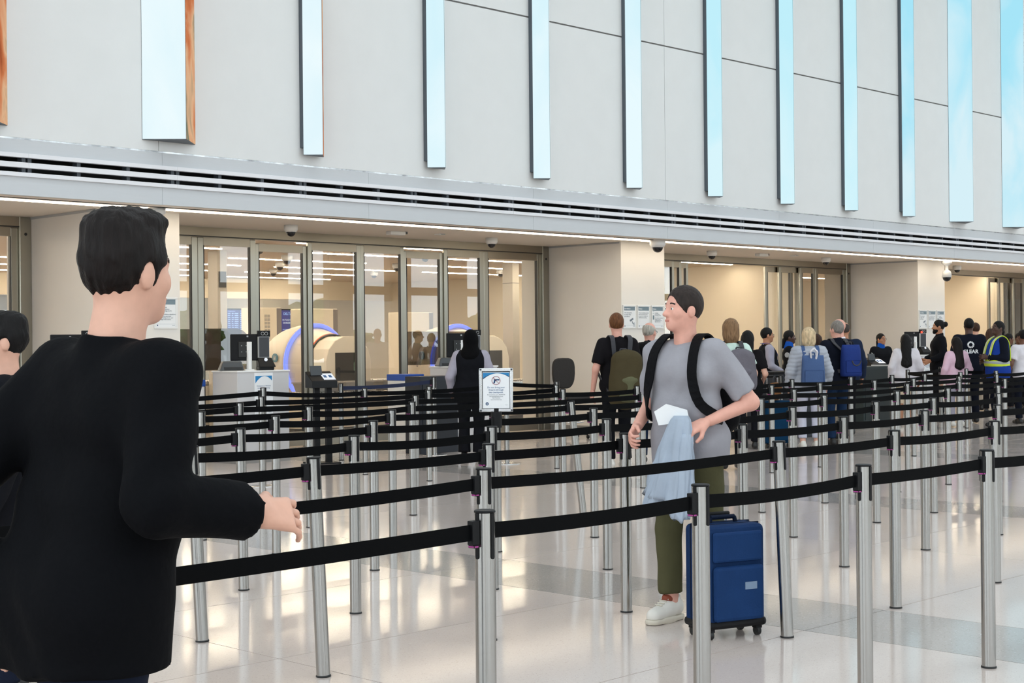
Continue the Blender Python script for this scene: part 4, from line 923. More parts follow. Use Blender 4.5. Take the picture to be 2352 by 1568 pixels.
def np_obj(name, prims, h, m, parent, disp=None, scale=1.0, sub=()):
    V, Q = polygonise(prims, h, disp, sub); o = bpy.data.objects.new(name, np_mesh(name, V * scale, Q, m)); return link(o, parent)

def hand_prims(curl=0.35, thumb=0.3):
    P = [cone((-0.018, 0.0, 0), (-0.022, 0.07, 0), 0.019, 0.015, 0.012), cone((0.018, 0.0, 0), (0.020, 0.07, 0), 0.019, 0.015, 0.012), cone((0, 0.0, 0), (0, 0.07, -0.002), 0.019, 0.016, 0.012), cone((0, -0.03, 0), (0, 0.0, 0), 0.026, 0.025, 0.012)]
    for x, L, r in ((-0.031, 0.058, 0.0075), (-0.0105, 0.072, 0.0088), (0.0105, 0.077, 0.009), (0.031, 0.068, 0.0088)):
        p = A3(x, 0.078, 0); a = 0.0; k = 0.004
        P.append(cone((x * 0.8, 0.05, 0), p, 0.013, r + 0.002, 0.006))
        for i, s in enumerate((0.45, 0.32, 0.23)):
            a += curl * (0.8, 1.0, 0.8)[i]; q = p + A3(x * 0.12, math.cos(a) * L * s, -math.sin(a) * L * s); P.append(cone(p, q, r * (1 - 0.08 * i), r * (0.94 - 0.08 * i), k)); p = q
    t0 = A3(0.030, 0.018, -0.006); t1 = t0 + A3(0.024, 0.030, -0.012 - 0.02 * thumb); t2 = t1 + A3(0.010 - 0.02 * thumb, 0.028, -0.010 - 0.015 * thumb)
    P += [cone((0.012, 0.0, -0.004), t0, 0.016, 0.015, 0.01), cone(t0, t1, 0.0135, 0.0115, 0.008), cone(t1, t2, 0.0112, 0.0092, 0.004)]
    return P
HANDC = {}
def hand_np(curl, thumb, h):
    key = (curl, thumb, h)
    if key not in HANDC: HANDC[key] = polygonise(hand_prims(curl, thumb), h)
    return HANDC[key]
def rotm(yaw=0, pitch=0, roll=0):
    return np.array((Matrix.Rotation(yaw, 3, 'Z') @ Matrix.Rotation(pitch, 3, 'X') @ Matrix.Rotation(roll, 3, 'Y')))

SKIN = {'fair': mat('skin_fair', srgb(222, 172, 150), 0.5, noise=0.05, nscale=30), 'pink': mat('skin_pink', srgb(226, 168, 150), 0.5, noise=0.05, nscale=30), 'tan': mat('skin_tan', srgb(186, 130, 98), 0.5, noise=0.05, nscale=30), 'brown': mat('skin_brown', srgb(110, 72, 54), 0.5, noise=0.05, nscale=30), 'dark': mat('skin_dark', srgb(78, 50, 40), 0.45, noise=0.05, nscale=30)}
M_EYE = mat('eye_white', srgb(232, 228, 222), 0.2); M_IRIS = mat('iris_dark', srgb(40, 28, 22), 0.2); M_LIP = {k: mat('lip_' + k, tuple(np.array(SKIN[k].node_tree.nodes['Principled BSDF'].inputs['Base Color'].default_value[:3]) * (0.8, 0.55, 0.55)) + (1,), 0.45) for k in SKIN}
def cloth(name, r, g, b, rough=0.85, bump=0.25, sc=35, noise=0.06): return mat('cloth_' + name, srgb(r, g, b), rough, bump=bump, bscale=sc, noise=noise, nscale=8, spec=0.1)
def hairm(name, r, g, b): return mat('hair_' + name, srgb(r, g, b), 0.55, noise=0.35, nscale=60, bump=0.5, bscale=110, stretch=(1, 1, 0.18), spec=0.2)
GLASSES = mat('spectacle_frame', (0.02, 0.02, 0.02, 1), 0.3)

def hnoise(amp, f):
    return lambda G: amp * (np.sin(G[..., 0] * f + 3 * np.sin(G[..., 2] * f * 0.31)) * np.sin(G[..., 1] * f * 0.9 + 1.3) * 0.6 + 0.4 * np.sin(G[..., 0] * f * 2.1 + G[..., 1] * f * 1.7))

def person(label, x, y, face, H=1.75, skin='fair', top=None, bottom=None, shoes=None, hair=None, head=(0, 0), lean=0.0, L=None, R=None, legs=None, h=0.017, hh=0.009, wide=1.0, belly=0.0, hips=1.0, extra=None, curl=(0.4, 0.4), glasses=False, beard=None, seated=False, palm=(None, None)):
    """x, y: feet; face: heading in degrees; L / R: (elbow, wrist) of left (-x) and right (+x) arm in the 1.75 m body's own frame (+y forward)"""
    s = H / 1.75
    root = empty('person', (x, y, 0), math.radians(face - 90), label, 'person')
    ln = lambda p: (p[0], p[1] + lean * max(0, p[2] - 0.9), p[2])
    sh = {1: ln((0.178 * wide, -0.02, 1.415)), -1: ln((-0.178 * wide, -0.02, 1.415))}
    arm = {-1: L or ((-0.27, -0.04, 1.13), (-0.27, 0.06, 0.89)), 1: R or ((0.27, -0.04, 1.13), (0.27, 0.06, 0.89))}
    lg = legs or {}
    leg = {sd: lg.get(sd, ((sd * 0.095 * hips, 0.02, 0.49), (sd * 0.10, -0.02, 0.09), 0.0)) for sd in (-1, 1)}
    hip = {sd: (sd * 0.09 * hips, -0.005, 0.90) for sd in (-1, 1)}
    def torso(o, cut=None, bl=0.0):
        c = cut
        return [cone(ln((-0.085 * wide, 0.0, 1.30)), ln((0.085 * wide, 0.0, 1.30)), 0.112 + o, None, 0.05, c), cone(ln((-0.125 * wide, -0.018, 1.39)), ln((0.125 * wide, -0.018, 1.39)), 0.068 + o, None, 0.05, c),
                cone(ln((-0.065 * wide, 0.005 + belly * 0.5, 1.12)), ln((0.065 * wide, 0.005 + belly * 0.5, 1.12)), 0.108 + o + belly + bl, None, 0.06, c), cone((-0.08 * hips, -0.012, 0.95), (0.08 * hips, -0.012, 0.95), 0.115 + o + belly * 0.5 + bl, None, 0.06, c)]
    def arms(o, to=2.0, flare=0.0, k=0.022):
        out = []
        for sd in (-1, 1):
            S_, E_, W_ = A3(*sh[sd]), A3(*arm[sd][0]), A3(*arm[sd][1])
            if to <= 1.0:
                C_ = S_ + (E_ - S_) * to; out.append(cone(S_, C_ + (E_ - S_) * 0.05, 0.054 + o, 0.047 + o + flare, 0.035, [(C_, E_ - S_)]))
            else:
                out.append(cone(S_, E_, 0.053 + o, 0.041 + o, 0.035)); t = to - 1.0; C_ = E_ + (W_ - E_) * t
                out.append(cone(E_, C_ + (W_ - E_) * 0.04, 0.041 + o, 0.028 + o + flare, k, [(C_, W_ - E_)]))
        return out
    def legp(o, to=2.0, flare=0.0, k=0.02):
        out = []
        for sd in (-1, 1):
            Hp, K_, An = A3(*hip[sd]), A3(*leg[sd][0]), A3(*leg[sd][1])
            out.append(cone(Hp, K_, 0.088 * (0.5 + 0.5 * hips) + o, 0.056 + o, 0.03))
            t = to - 1.0; C_ = K_ + (An - K_) * t
            out.append(cone(K_, C_ + (An - K_) * 0.04, 0.056 + o, 0.040 + (1 - t) * 0.010 + o + flare, k, [(C_, An - K_)]))
        return out
    def feet(o, up=0.0):
        out = []
        for sd in (-1, 1):
            An = A3(*leg[sd][1]); pt = leg[sd][2]; d = A3(0.015 * sd, math.cos(pt), -math.sin(pt)); nrm = A3(0, -math.sin(pt), -math.cos(pt))
            sole = [(An + nrm * 0.078, nrm)]
            heel = An - d * 0.035 + nrm * 0.035; toe = An + d * 0.155 + nrm * 0.050
            out.append([cone(heel, An + d * 0.06 + nrm * 0.03, 0.040 + o, 0.043 + o, 0.02, sole), cone(An + d * 0.05 + nrm * 0.038, toe, 0.043 + o, 0.034 + o, 0.02, sole), cone(An - A3(0, 0, -0.02 - up), heel, 0.034 + o, 0.036 + o, 0.02, sole)])
        return out
    # ---- head
    piv = A3(*ln((0, 0.0, 1.53))); Rh = rotm(head[0], head[1])
    HD = lambda p: piv + Rh @ A3(*p)
    hp = [ell(HD((0, -0.008, 0.125)), (0.075, 0.095, 0.097), Rh, 0.02), ell(HD((0, 0.026, 0.062)), (0.056, 0.066, 0.066), Rh, 0.03), ell(HD((0, 0.066, 0.018)), (0.027, 0.024, 0.024), Rh, 0.03),
          cone(HD((0, 0.084, 0.112)), HD((0, 0.106, 0.078)), 0.008, 0.0125, 0.012), cone(HD((-0.011, 0.092, 0.074)), HD((0.011, 0.092, 0.074)), 0.0085, None, 0.008), cone(HD((-0.032, 0.072, 0.127)), HD((0.032, 0.072, 0.127)), 0.013, None, 0.015),
          cone(HD((-0.040, 0.060, 0.085)), HD((-0.042, 0.058, 0.080)), 0.020, None, 0.02), cone(HD((0.040, 0.060, 0.085)), HD((0.042, 0.058, 0.080)), 0.020, None, 0.02),
          cone(HD((-0.017, 0.083, 0.046)), HD((0.017, 0.083, 0.046)), 0.0085, None, 0.008),
          ell(HD((-0.077, -0.012, 0.095)), (0.009, 0.020, 0.031), Rh, 0.008), ell(HD((0.077, -0.012, 0.095)), (0.009, 0.020, 0.031), Rh, 0.008)]
    neck = [cone(ln((0, -0.022, 1.40)), tuple(HD((0, -0.012, 0.06))), 0.064 * (0.5 + 0.5 * wide), 0.055 * (0.5 + 0.5 * wide), 0.03)]
    Vs, Qs = [], []; nv = 0
    def acc(V, Q):
        nonlocal nv
        Vs.append(V * s); Qs.append(Q + nv); nv += len(V)
    neck_in = [cone(ln((0, -0.022, 1.40)), tuple(HD((0, -0.012, 0.03))), 0.050, 0.044, 0.03)]
    acc(*polygonise(torso(0) + neck_in + arms(0, 2.0) + legp(0, 2.0) + sum(feet(-0.004), []), h))
    acc(*polygonise(hp + neck, hh))
    for i, sd in enumerate((-1, 1)):
        E_, W_ = A3(*arm[sd][0]), A3(*arm[sd][1]); f = (W_ - E_) / np.linalg.norm(W_ - E_)
        inn = A3(*palm[i]) if palm[i] is not None else A3(-sd, 0.15, -0.1)      # palm looks towards this
        inn = inn - f * (inn @ f); inn /= np.linalg.norm(inn); zax = -inn; xax = np.cross(f, zax)
        V, Q = hand_np(curl[i], 0.3 + curl[i] * 0.3, min(hh, 0.0065) if hh > 0.006 else 0.0042)
        V = V.copy()
        ref = np.cross(f, zax)
        # thumb points forward / up: mirror for the left hand
        fwd = A3(0, 1, 0.6); flip = 1.0 if ref @ fwd >= 0 else -1.0
        V2 = V * (flip, 1, 1); Q2 = Q if flip > 0 else Q[:, ::-1]
        acc(W_ + f * 0.022 + V2 @ np.stack([xax, f, zax]), Q2)
    o = bpy.data.objects.new('body', np_mesh('body', np.concatenate(Vs), np.concatenate(Qs), SKIN[skin])); link(o, root)
    # ---- face
    for sd in (-1, 1):
        c = HD((sd * 0.031, 0.0745, 0.107)) * s; e = B().ball((0, 0, 0), 0.0112 * s, 12).obj('eye', M_EYE, root, tuple(c))
        c2 = Rh @ A3(0, 0.0062, 0) * s; B().ball(tuple(c2), 0.0066 * s, 8).obj('iris', M_IRIS, e)
        if hair is not None: B().strip([tuple(HD((sd * 0.015, 0.085, 0.131)) * s), tuple(HD((sd * 0.032, 0.085, 0.136)) * s), tuple(HD((sd * 0.050, 0.072, 0.130)) * s)], [(0, 1, 0.2)] * 3, 0.007 * s, 0.002).obj('eyebrow', hair[1] if hair[0] != 'hijab' else M_PLASTIC, root)
    np_obj('lips', [cone(HD((-0.018, 0.0915, 0.0485)), HD((0.018, 0.0915, 0.0485)), 0.0042, None, 0.004), cone(HD((-0.015, 0.0905, 0.0415)), HD((0.015, 0.0905, 0.0415)), 0.0045, None, 0.004)], 0.004, M_LIP[skin], root, scale=s)
    if glasses:
        g = B()
        for sd in (-1, 1):
            c = HD((sd * 0.033, 0.098, 0.105)) * s; k0 = len(g.v); g.torus((0, 0, 0), 0.021 * s, 0.0022, 18, 5, 0, 'y')
            g.v[k0:] = [tuple(c + Rh @ A3(v[0] * 1.15, v[1], v[2] * 0.85)) for v in g.v[k0:]]
            g.cyl(tuple(HD((sd * 0.056, 0.097, 0.110)) * s), tuple(HD((sd * 0.080, -0.01, 0.112)) * s), 0.002, n=5)
        g.cyl(tuple(HD((-0.012, 0.099, 0.108)) * s), tuple(HD((0.012, 0.099, 0.108)) * s), 0.002, n=5); g.obj('glasses', GLASSES, root)
    if beard is not None:
        np_obj('beard', [ell(HD((0, 0.028, 0.050)), (0.062, 0.073, 0.062), Rh, 0.01, [(HD((0, 0, 0.066)), Rh @ A3(0, -0.25, 1)), (HD((0, -0.002, 0)), Rh @ A3(0, -1, 0))]), ell(HD((0, 0.072, 0.008)), (0.034, 0.028, 0.030), Rh, 0.02)], hh, beard, root, hnoise(0.002, 180), s, sub=[cone(HD((-0.014, 0.1, 0.046)), HD((0.014, 0.1, 0.046)), 0.013, None, 0.006)])
    # ---- hair
    if hair is not None:
        kind, hm = hair[:2]
        front = [(HD((0, 0.088, 0.17)), Rh @ A3(0, 0.8, -0.62))]; up_ = [(HD((0, 0, 0.015)), Rh @ A3(0, 0, -1))]
        cap_ = lambda g, c: ell(HD((0, -0.014, 0.134)), (0.079 + g, 0.098 + g, 0.098 + g), Rh, 0.015, c)
        ears = [ell(HD((sd * 0.085, -0.006, 0.088)), (0.024, 0.024, 0.036), Rh, 0.003) for sd in (-1, 1)] + [ell(HD((0, 0.108, 0.092)), (0.073, 0.080, 0.094), Rh, 0.004)]
        dn = hnoise(0.0022, 150)
        if kind == 'short': np_obj('hair', [cap_(0.006, front + up_)], hh, hm, root, dn, s, ears)
        elif kind == 'crop': np_obj('hair', [cap_(0.004, front + up_)], hh, hm, root, hnoise(0.0015, 220), s, ears)
        elif kind == 'quiff': np_obj('hair', [cap_(0.007, front + up_), ell(HD((0, 0.035, 0.215)), (0.062, 0.058, 0.032), Rh, 0.03), ell(HD((0, -0.05, 0.20)), (0.062, 0.06, 0.04), Rh, 0.03)], hh, hm, root, hnoise(0.004, 110), s, ears)
        elif kind == 'ring': np_obj('hair', [cap_(0.003, front + up_ + [(HD((0, 0, 0.150)), Rh @ A3(0, 0.55, 1))])], hh, hm, root, None, s, ears)
        elif kind == 'bob': np_obj('hair', [cap_(0.020, [(HD((0, 0.070, 0.160)), Rh @ A3(0, 0.9, -0.35))]), ell(HD((0, -0.03, 0.04)), (0.098, 0.090, 0.105), Rh, 0.04, [(HD((0, 0.035, 0)), Rh @ A3(0, 1, 0)), (HD((0, 0, -0.055)), Rh @ A3(0, 0, -1))])], hh, hm, root, hnoise(0.004, 90), s)
        elif kind in ('long', 'xlong'):
            z1 = -0.20 if kind == 'long' else -0.34
            np_obj('hair', [cap_(0.014, [(HD((0, 0.070, 0.162)), Rh @ A3(0, 0.9, -0.42))]), cone(HD((-0.030, -0.045, 0.10)), HD((-0.055, -0.125, z1)), 0.068, 0.050, 0.03), cone(HD((0.030, -0.045, 0.10)), HD((0.055, -0.125, z1)), 0.068, 0.050, 0.03), cone(HD((0, -0.06, 0.08)), HD((0, -0.135, z1 - 0.02)), 0.07, 0.055, 0.03)], hh, hm, root, hnoise(0.004, 95), s)
        elif kind == 'bun': np_obj('hair', [cap_(0.004, front + up_), ell(HD((0, -0.125, 0.150)), (0.045, 0.042, 0.048), Rh, 0.01)], hh, hm, root, hnoise(0.003, 130), s, ears)
        elif kind == 'tail': np_obj('hair', [cap_(0.005, front + up_), cone(HD((0, -0.10, 0.06)), HD((0, -0.12, -0.07)), 0.035, 0.020, 0.02)], hh, hm, root, hnoise(0.002, 130), s, ears)
        elif kind == 'hijab':
            np_obj('headscarf', [ell(HD((0, -0.012, 0.120)), (0.100, 0.120, 0.122), Rh, 0.03), cone(HD((0, -0.02, 0.05)), ln((0, -0.025, 1.42)), 0.098, 0.120, 0.05), cone(ln((-0.07, -0.03, 1.40)), ln((0.07, -0.03, 1.40)), 0.10, None, 0.05)], hh, hm, root, None, s, [ell(HD((0, 0.12, 0.085)), (0.055, 0.09, 0.085), Rh, 0.01)])
    # ---- clothes
    for nm, kind, m, kw in (top or []):
        o = kw.get('o', 0.013); hem = kw.get('hem', 0.86); cutz = [(A3(0, 0, hem), A3(0, 0, -1))]
        pr = torso(o, cutz, kw.get('loose', 0.004))
        if kw.get('skirt'): pr.append(cone((0, -0.01, 0.95), (0, -0.01, hem - 0.05), 0.15 + o, 0.17 + o, 0.06, cutz))
        elif hem < 0.86: pr.append(cone((-0.07 * hips, -0.01, 0.92), (-0.07 * hips, -0.01, hem), 0.125 + o, 0.125 + o, 0.05, cutz)); pr.append(cone((0.07 * hips, -0.01, 0.92), (0.07 * hips, -0.01, hem), 0.125 + o, 0.125 + o, 0.05, cutz))
        if kind == 'tee': pr += arms(o + 0.001, kw.get('sleeve', 0.72), 0.009)
        elif kind == 'long': pr += arms(o + 0.002, kw.get('sleeve', 1.97), kw.get('flare', 0.004))
        if kw.get('collar'): pr.append(cone(ln((0, -0.026, 1.42)), HD((0, -0.016, -0.005)), 0.082, 0.068, 0.02, [(HD((0, 0, -0.012)), Rh @ A3(0, 0.25, 1))]))
        if kw.get('crew', True) and not kw.get('collar'): pr.append(cone(ln((0, -0.024, 1.42)), ln((0, -0.016, 1.52)), 0.086 * (0.6 + 0.4 * wide), 0.074 * (0.5 + 0.5 * wide), 0.03, [(ln((0, -0.02, 1.472)), A3(0, 0.42, 1))]))
        if kw.get('hood'): pr.append(ell(ln((0, -0.105, 1.46)), (0.115, 0.055, 0.075), None, 0.03))
        dp = kw.get('disp'); wr = kw.get('wr', 0.003)
        if dp == 'puffer': dsp = lambda G: -0.009 * np.abs(np.sin(G[..., 2] * 52 + 0.9 * np.sin(G[..., 0] * 16 + G[..., 1] * 9)))
        elif wr: dsp = lambda G: wr * np.sin(G[..., 2] * 34 + 5 * np.sin(G[..., 0] * 9 + 2.1 * G[..., 1])) * np.sin(G[..., 0] * 17 + 11 * G[..., 1])
        else: dsp = None
        sub = [ell(HD((0, 0.07, -0.11)), (0.055, 0.06, 0.11), None, 0.006)] if kw.get('open') else []
        np_obj(nm, pr, kw.get('h', h), m, root, dsp, s, sub)
    if bottom:
        nm, m, kw = bottom; o = kw.get('o', 0.009); cz = [(A3(0, 0, 1.00), A3(0, 0, 1))]
        wr2 = lambda G: 0.003 * np.sin(G[..., 2] * 28 + 6 * np.sin(G[..., 0] * 12)) * np.sin(G[..., 1] * 23)
        np_obj(nm, [cone((-0.08 * hips, -0.012, 0.95), (0.08 * hips, -0.012, 0.95), 0.115 + o + belly * 0.5, None, 0.05, cz)] + legp(o, kw.get('to', 1.95), kw.get('flare', 0.012)), kw.get('h', h), m, root, wr2, s)
    if shoes:
        for pr, sd in zip(feet(shoes[1] if len(shoes) > 1 else 0.004, 0.01), (-1, 1)): np_obj('shoe', pr, min(h, 0.011), shoes[0], root, None, s)
    return root, s, dict(torso=torso, arms=arms, ln=ln, HD=HD, Rh=Rh, leg=leg, arm=arm)

def at_person(root, p, s=1.0):
    return Matrix.Translation(root.location) @ Matrix.Rotation(root.rotation_euler.z, 4, 'Z') @ Vector(tuple(c * s for c in p))
def worn(name, root, label, cat, group=None):
    return empty(name, root.location, root.rotation_euler.z, label, cat, group)
def backpack(root, s, label, m, m2=None, size=(0.30, 0.17, 0.46), zb=0.98, back=-0.15, straps=True, strap_m=None, tilt=0.0, one=False, dx=0.0, kind='soft', lean=0.0):
    r = worn('backpack', root, label, 'backpack'); w, d, hgt = size; y0 = back - d / 2
    cx_ = dx
    c = (cx_, y0 + lean * 0.25, zb + hgt / 2)
    if kind == 'soft':
        np_obj('bag_body', [ell((cx_, y0, zb + hgt * 0.38), (w * 0.52, d * 0.55, hgt * 0.42), None, 0.08), cone((cx_ - w * 0.27, y0, zb + 0.09), (cx_ - w * 0.25, y0 + lean * 0.3, zb + hgt - 0.09), d * 0.46, d * 0.40, 0.06), cone((cx_ + w * 0.27, y0, zb + 0.09), (cx_ + w * 0.25, y0 + lean * 0.3, zb + hgt - 0.09), d * 0.46, d * 0.40, 0.06), cone((cx_, y0, zb + 0.09), (cx_, y0 + lean * 0.3, zb + hgt - 0.07), d * 0.5, d * 0.42, 0.06)], 0.014, m, r, hnoise(0.003, 45), s)
        np_obj('front_pocket', [cone((cx_ - w * 0.22, y0 - d * 0.42, zb + 0.10), (cx_ + w * 0.22, y0 - d * 0.42, zb + 0.10), 0.055, None, 0.05), cone((cx_ - w * 0.20, y0 - d * 0.40, zb + hgt * 0.48), (cx_ + w * 0.20, y0 - d * 0.40, zb + hgt * 0.48), 0.045, None, 0.05), cone((cx_, y0 - d * 0.42, zb + 0.10), (cx_, y0 - d * 0.40, zb + hgt * 0.48), 0.055, None, 0.05)], 0.014, m2 or m, r, None, s)
    else:   # flat roll-top bag
        b = B(); n = 6
        prof = [(0.0, w * 0.50, d * 0.5), (0.04, w * 0.52, d * 0.55), (hgt * 0.5, w * 0.5, d * 0.5), (hgt * 0.86, w * 0.48, d * 0.36), (hgt, w * 0.47, d * 0.10)]
        v = []; f = []
        for z, a, e in prof:
            for q in range(16):
                t = 2 * math.pi * q / 16; cc, ss = math.cos(t), math.sin(t); pw = 0.5
                v.append(((cx_ + a * abs(cc) ** pw * (1 if cc > 0 else -1)) * s, (y0 + e * abs(ss) ** pw * (1 if ss > 0 else -1)) * s, (zb + z) * s))
        for j in range(len(prof) - 1):
            for q in range(16): f.append((j * 16 + q, j * 16 + (q + 1) % 16, (j + 1) * 16 + (q + 1) % 16, (j + 1) * 16 + q))
        f += [tuple(range(16))[::-1], tuple(range(64, 80))]
        b.add(v, f, 0, True).obj('bag_body', m, r, fix=True)
        B().box((cx_ - w * 0.42) * s, (cx_ + w * 0.42) * s, (y0 - d * 0.56) * s, (y0 - d * 0.5) * s, (zb + 0.05) * s, (zb + hgt * 0.5) * s).obj('front_pocket', m2 or m, r, bevel=0.01)
    sm = strap_m or m
    if straps:
        for sd in ((-1, 1) if not one else (one,)):
            xs = sd * 0.105
            pts = [(cx_ + sd * w * 0.25, back + 0.0, zb + hgt - 0.10), (xs, -0.115 + lean * 0.4, 1.44), (xs, -0.05 + lean * 0.5, 1.497), (xs, 0.02 + lean * 0.5, 1.487), (xs + sd * 0.015, 0.098 + lean * 0.45, 1.41), (xs + sd * 0.025, 0.140 + lean * 0.36, 1.28), (xs + sd * 0.055, 0.135 + lean * 0.2, 1.15), (sd * 0.205, 0.03, 1.07), (cx_ + sd * w * 0.36, back - 0.01, zb + 0.07)]
            nr = [(0, -0.5, 1), (0, -0.6, 1), (0, -0.1, 1), (0, 0.4, 1), (0, 1, 0.6), (0, 1, 0.1), (sd * 0.7, 0.8, 0), (sd, 0.2, 0), (sd, -0.3, 0)]
            B().strip([tuple(c2 * s for c2 in p) for p in pts], nr, 0.052 * s, 0.010 * s).obj('shoulder_strap', sm, r)
        B().tube([tuple(q * s for q in p) for p in ((cx_ - 0.04, y0 + d * 0.3, zb + hgt - 0.02), (cx_ - 0.035, y0 + d * 0.3, zb + hgt + 0.035), (cx_ + 0.035, y0 + d * 0.3, zb + hgt + 0.035), (cx_ + 0.04, y0 + d * 0.3, zb + hgt - 0.02))], 0.009, 6).obj('grab_handle', sm, r)
    return r
def on_back(P, s, pts_xz, back=True, o=0.016, sleeve=False):
    """drop flat lettering onto the back (or front) of a torso garment"""
    prims = P['torso'](o, None, 0.004); out = []
    for x, z in pts_xz:
        y = -0.4 if back else 0.4; st = 1 if back else -1
        for _ in range(40):
            d = 9.0
            Pp = np.array([[x, y, z]], np.float32); d = float(sd_eval(prims[0], Pp)[0])
            for p in prims[1:]: d = float(smin(np.float32(d), sd_eval(p, Pp)[0], p[-2]))
            if d < 0.003: break
            y += st * max(d, 0.001)
        out.append((x * s, (y - st * 0.002) * s, z * s))
    return out
# ------------------------------------------------------------------ clothes palette
C_BLK = cloth('black', 20, 21, 26); C_NAVYBLK = cloth('blue_black', 7, 8, 12); C_TEE = cloth('black_tee', 24, 22, 25); C_GREY = cloth('grey_tee', 158, 157, 164)
C_OLIVE = cloth('olive', 84, 82, 58); C_JEAN = cloth('jeans', 28, 48, 78); C_DJEAN = cloth('dark_jeans', 24, 30, 46); C_MINT = cloth('mint', 206, 228, 218); C_WHITE = cloth('white', 224, 220, 226)
C_PUFF = cloth('grey_puffer', 172, 176, 186, 0.6); C_NAVY = cloth('navy', 18, 22, 34); C_NAVY2 = cloth('navy_jacket', 30, 40, 62); C_PINK = cloth('pink', 226, 190, 208); C_LILAC = cloth('lilac_shirt', 168, 164, 178)
C_VEST = cloth('blue_vest', 30, 62, 150); C_KHAKI = cloth('khaki', 176, 164, 146); C_OFF = cloth('officer_jacket', 24, 25, 29); C_ROYAL = cloth('royal_collar', 28, 84, 176); C_WPANT = cloth('white_trousers', 206, 206, 222); C_CREAM = cloth('cream_shorts', 222, 204, 178)
C_SWEAT = cloth('pale_blue_sweatshirt', 168, 180, 196); C_HIVIS = mat('hi_vis_yellow', srgb(214, 236, 50), 0.5, emit=None); C_REFL = mat('reflective_grey', srgb(176, 184, 190), 0.35)
C_BAGOLIVE = cloth('olive_bag', 74, 66, 46, 0.8, 0.3, 60); C_BAGOLIVE2 = cloth('olive_bag_side', 98, 98, 74, 0.8, 0.3, 60); C_STRAP = cloth('grey_strap', 74, 74, 78, 0.7, 0.2, 80); C_BAGBLK = cloth('black_bag', 14, 14, 17, 0.7, 0.3, 60); C_BAGBLUE = cloth('denim_bag', 74, 96, 138, 0.8, 0.3, 60); C_BAGROY = cloth('royal_bag', 34, 54, 118, 0.7, 0.3, 60); C_BAGGREY = cloth('grey_bag', 106, 102, 110, 0.7, 0.3, 60)
H_DARK = hairm('dark_brown', 20, 14, 13); H_BLACK = hairm('black', 14, 12, 13); H_AUBURN = hairm('auburn', 104, 66, 40); H_GREY = hairm('grey', 128, 122, 116); H_BLOND = hairm('blonde', 208, 184, 148); H_LBROWN = hairm('light_brown', 132, 102, 74); H_BROWN = hairm('brown', 62, 42, 32); H_SALT = hairm('dark_grey', 70, 62, 58); H_WHITE = hairm('pale_grey', 176, 170, 160)
S_WHITE = mat('white_leather', srgb(232, 228, 220), 0.45); S_BLACK = mat('black_leather', srgb(18, 18, 20), 0.4); S_RUST = mat('rust_lining', srgb(140, 62, 38), 0.6); S_SOLE = mat('cream_sole', srgb(216, 208, 192), 0.6)

# ================================================================== the two walkers in front
near, ns, NP = person('man in a black sweater walking right in the near left foreground', 1.68, 2.985, 4, 1.80, 'fair',
    top=[('sweater', 'long', C_NAVYBLK, dict(o=0.022, hem=0.80, loose=0.012, h=0.010, wr=0.004, sleeve=1.93, flare=0.008))], bottom=('trousers', C_DJEAN, dict(o=0.012)), shoes=(S_BLACK,),
    hair=('quiff', H_DARK), head=(0.10, -0.02), lean=0.19, wide=1.06, h=0.012, hh=0.0055, curl=(0.5, 0.45),
    L=((-0.235, -0.17, 1.16), (-0.20, -0.10, 0.92)), R=((0.285, -0.02, 1.16), (0.29, 0.225, 1.12)), palm=(None, (-0.9, 0, -0.5)),
    legs={1: ((0.10, -0.02, 0.50), (0.105, -0.24, 0.16), 0.5), -1: ((-0.10, 0.16, 0.50), (-0.10, 0.22, 0.085), 0.0)})
second, ss, _ = person('dark-haired man in black half hidden at the left edge', 3.02, 6.02, 150, 1.645, 'fair', top=[('jacket', 'long', C_BLK, dict(o=0.022, hem=0.80, loose=0.01))], bottom=('trousers', C_DJEAN, {}), shoes=(S_BLACK,), hair=('quiff', H_BLACK), head=(0.1, 0), h=0.014, hh=0.007)

grey, gs, GP = person('man in a grey t-shirt walking left with a backpack between the belts', 6.46, 5.03, 186, 1.80, 'pink',
    top=[('t_shirt', 'tee', C_GREY, dict(o=0.013, hem=0.83, loose=0.008, h=0.010, wr=0.006, sleeve=0.82))], bottom=('trousers', C_OLIVE, dict(o=0.014, to=1.86, flare=0.008, h=0.012)), shoes=None,
    hair=('crop', hairm('greying_brown', 46, 38, 35)), head=(-0.50, 0.03), lean=0.09, wide=1.03, belly=0.004, h=0.011, hh=0.0055, curl=(0.85, 0.75),
    L=((-0.315, -0.10, 1.15), (-0.185, 0.13, 1.055)), R=((0.27, -0.05, 1.14), (0.235, 0.14, 1.02)), palm=((0.5, 0.2, -0.8), (-0.8, 0.2, -0.4)),
    legs={1: ((0.095, 0.06, 0.49), (0.095, 0.045, 0.088), 0.0), -1: ((-0.095, -0.05, 0.50), (-0.10, -0.26, 0.135), 0.45)})
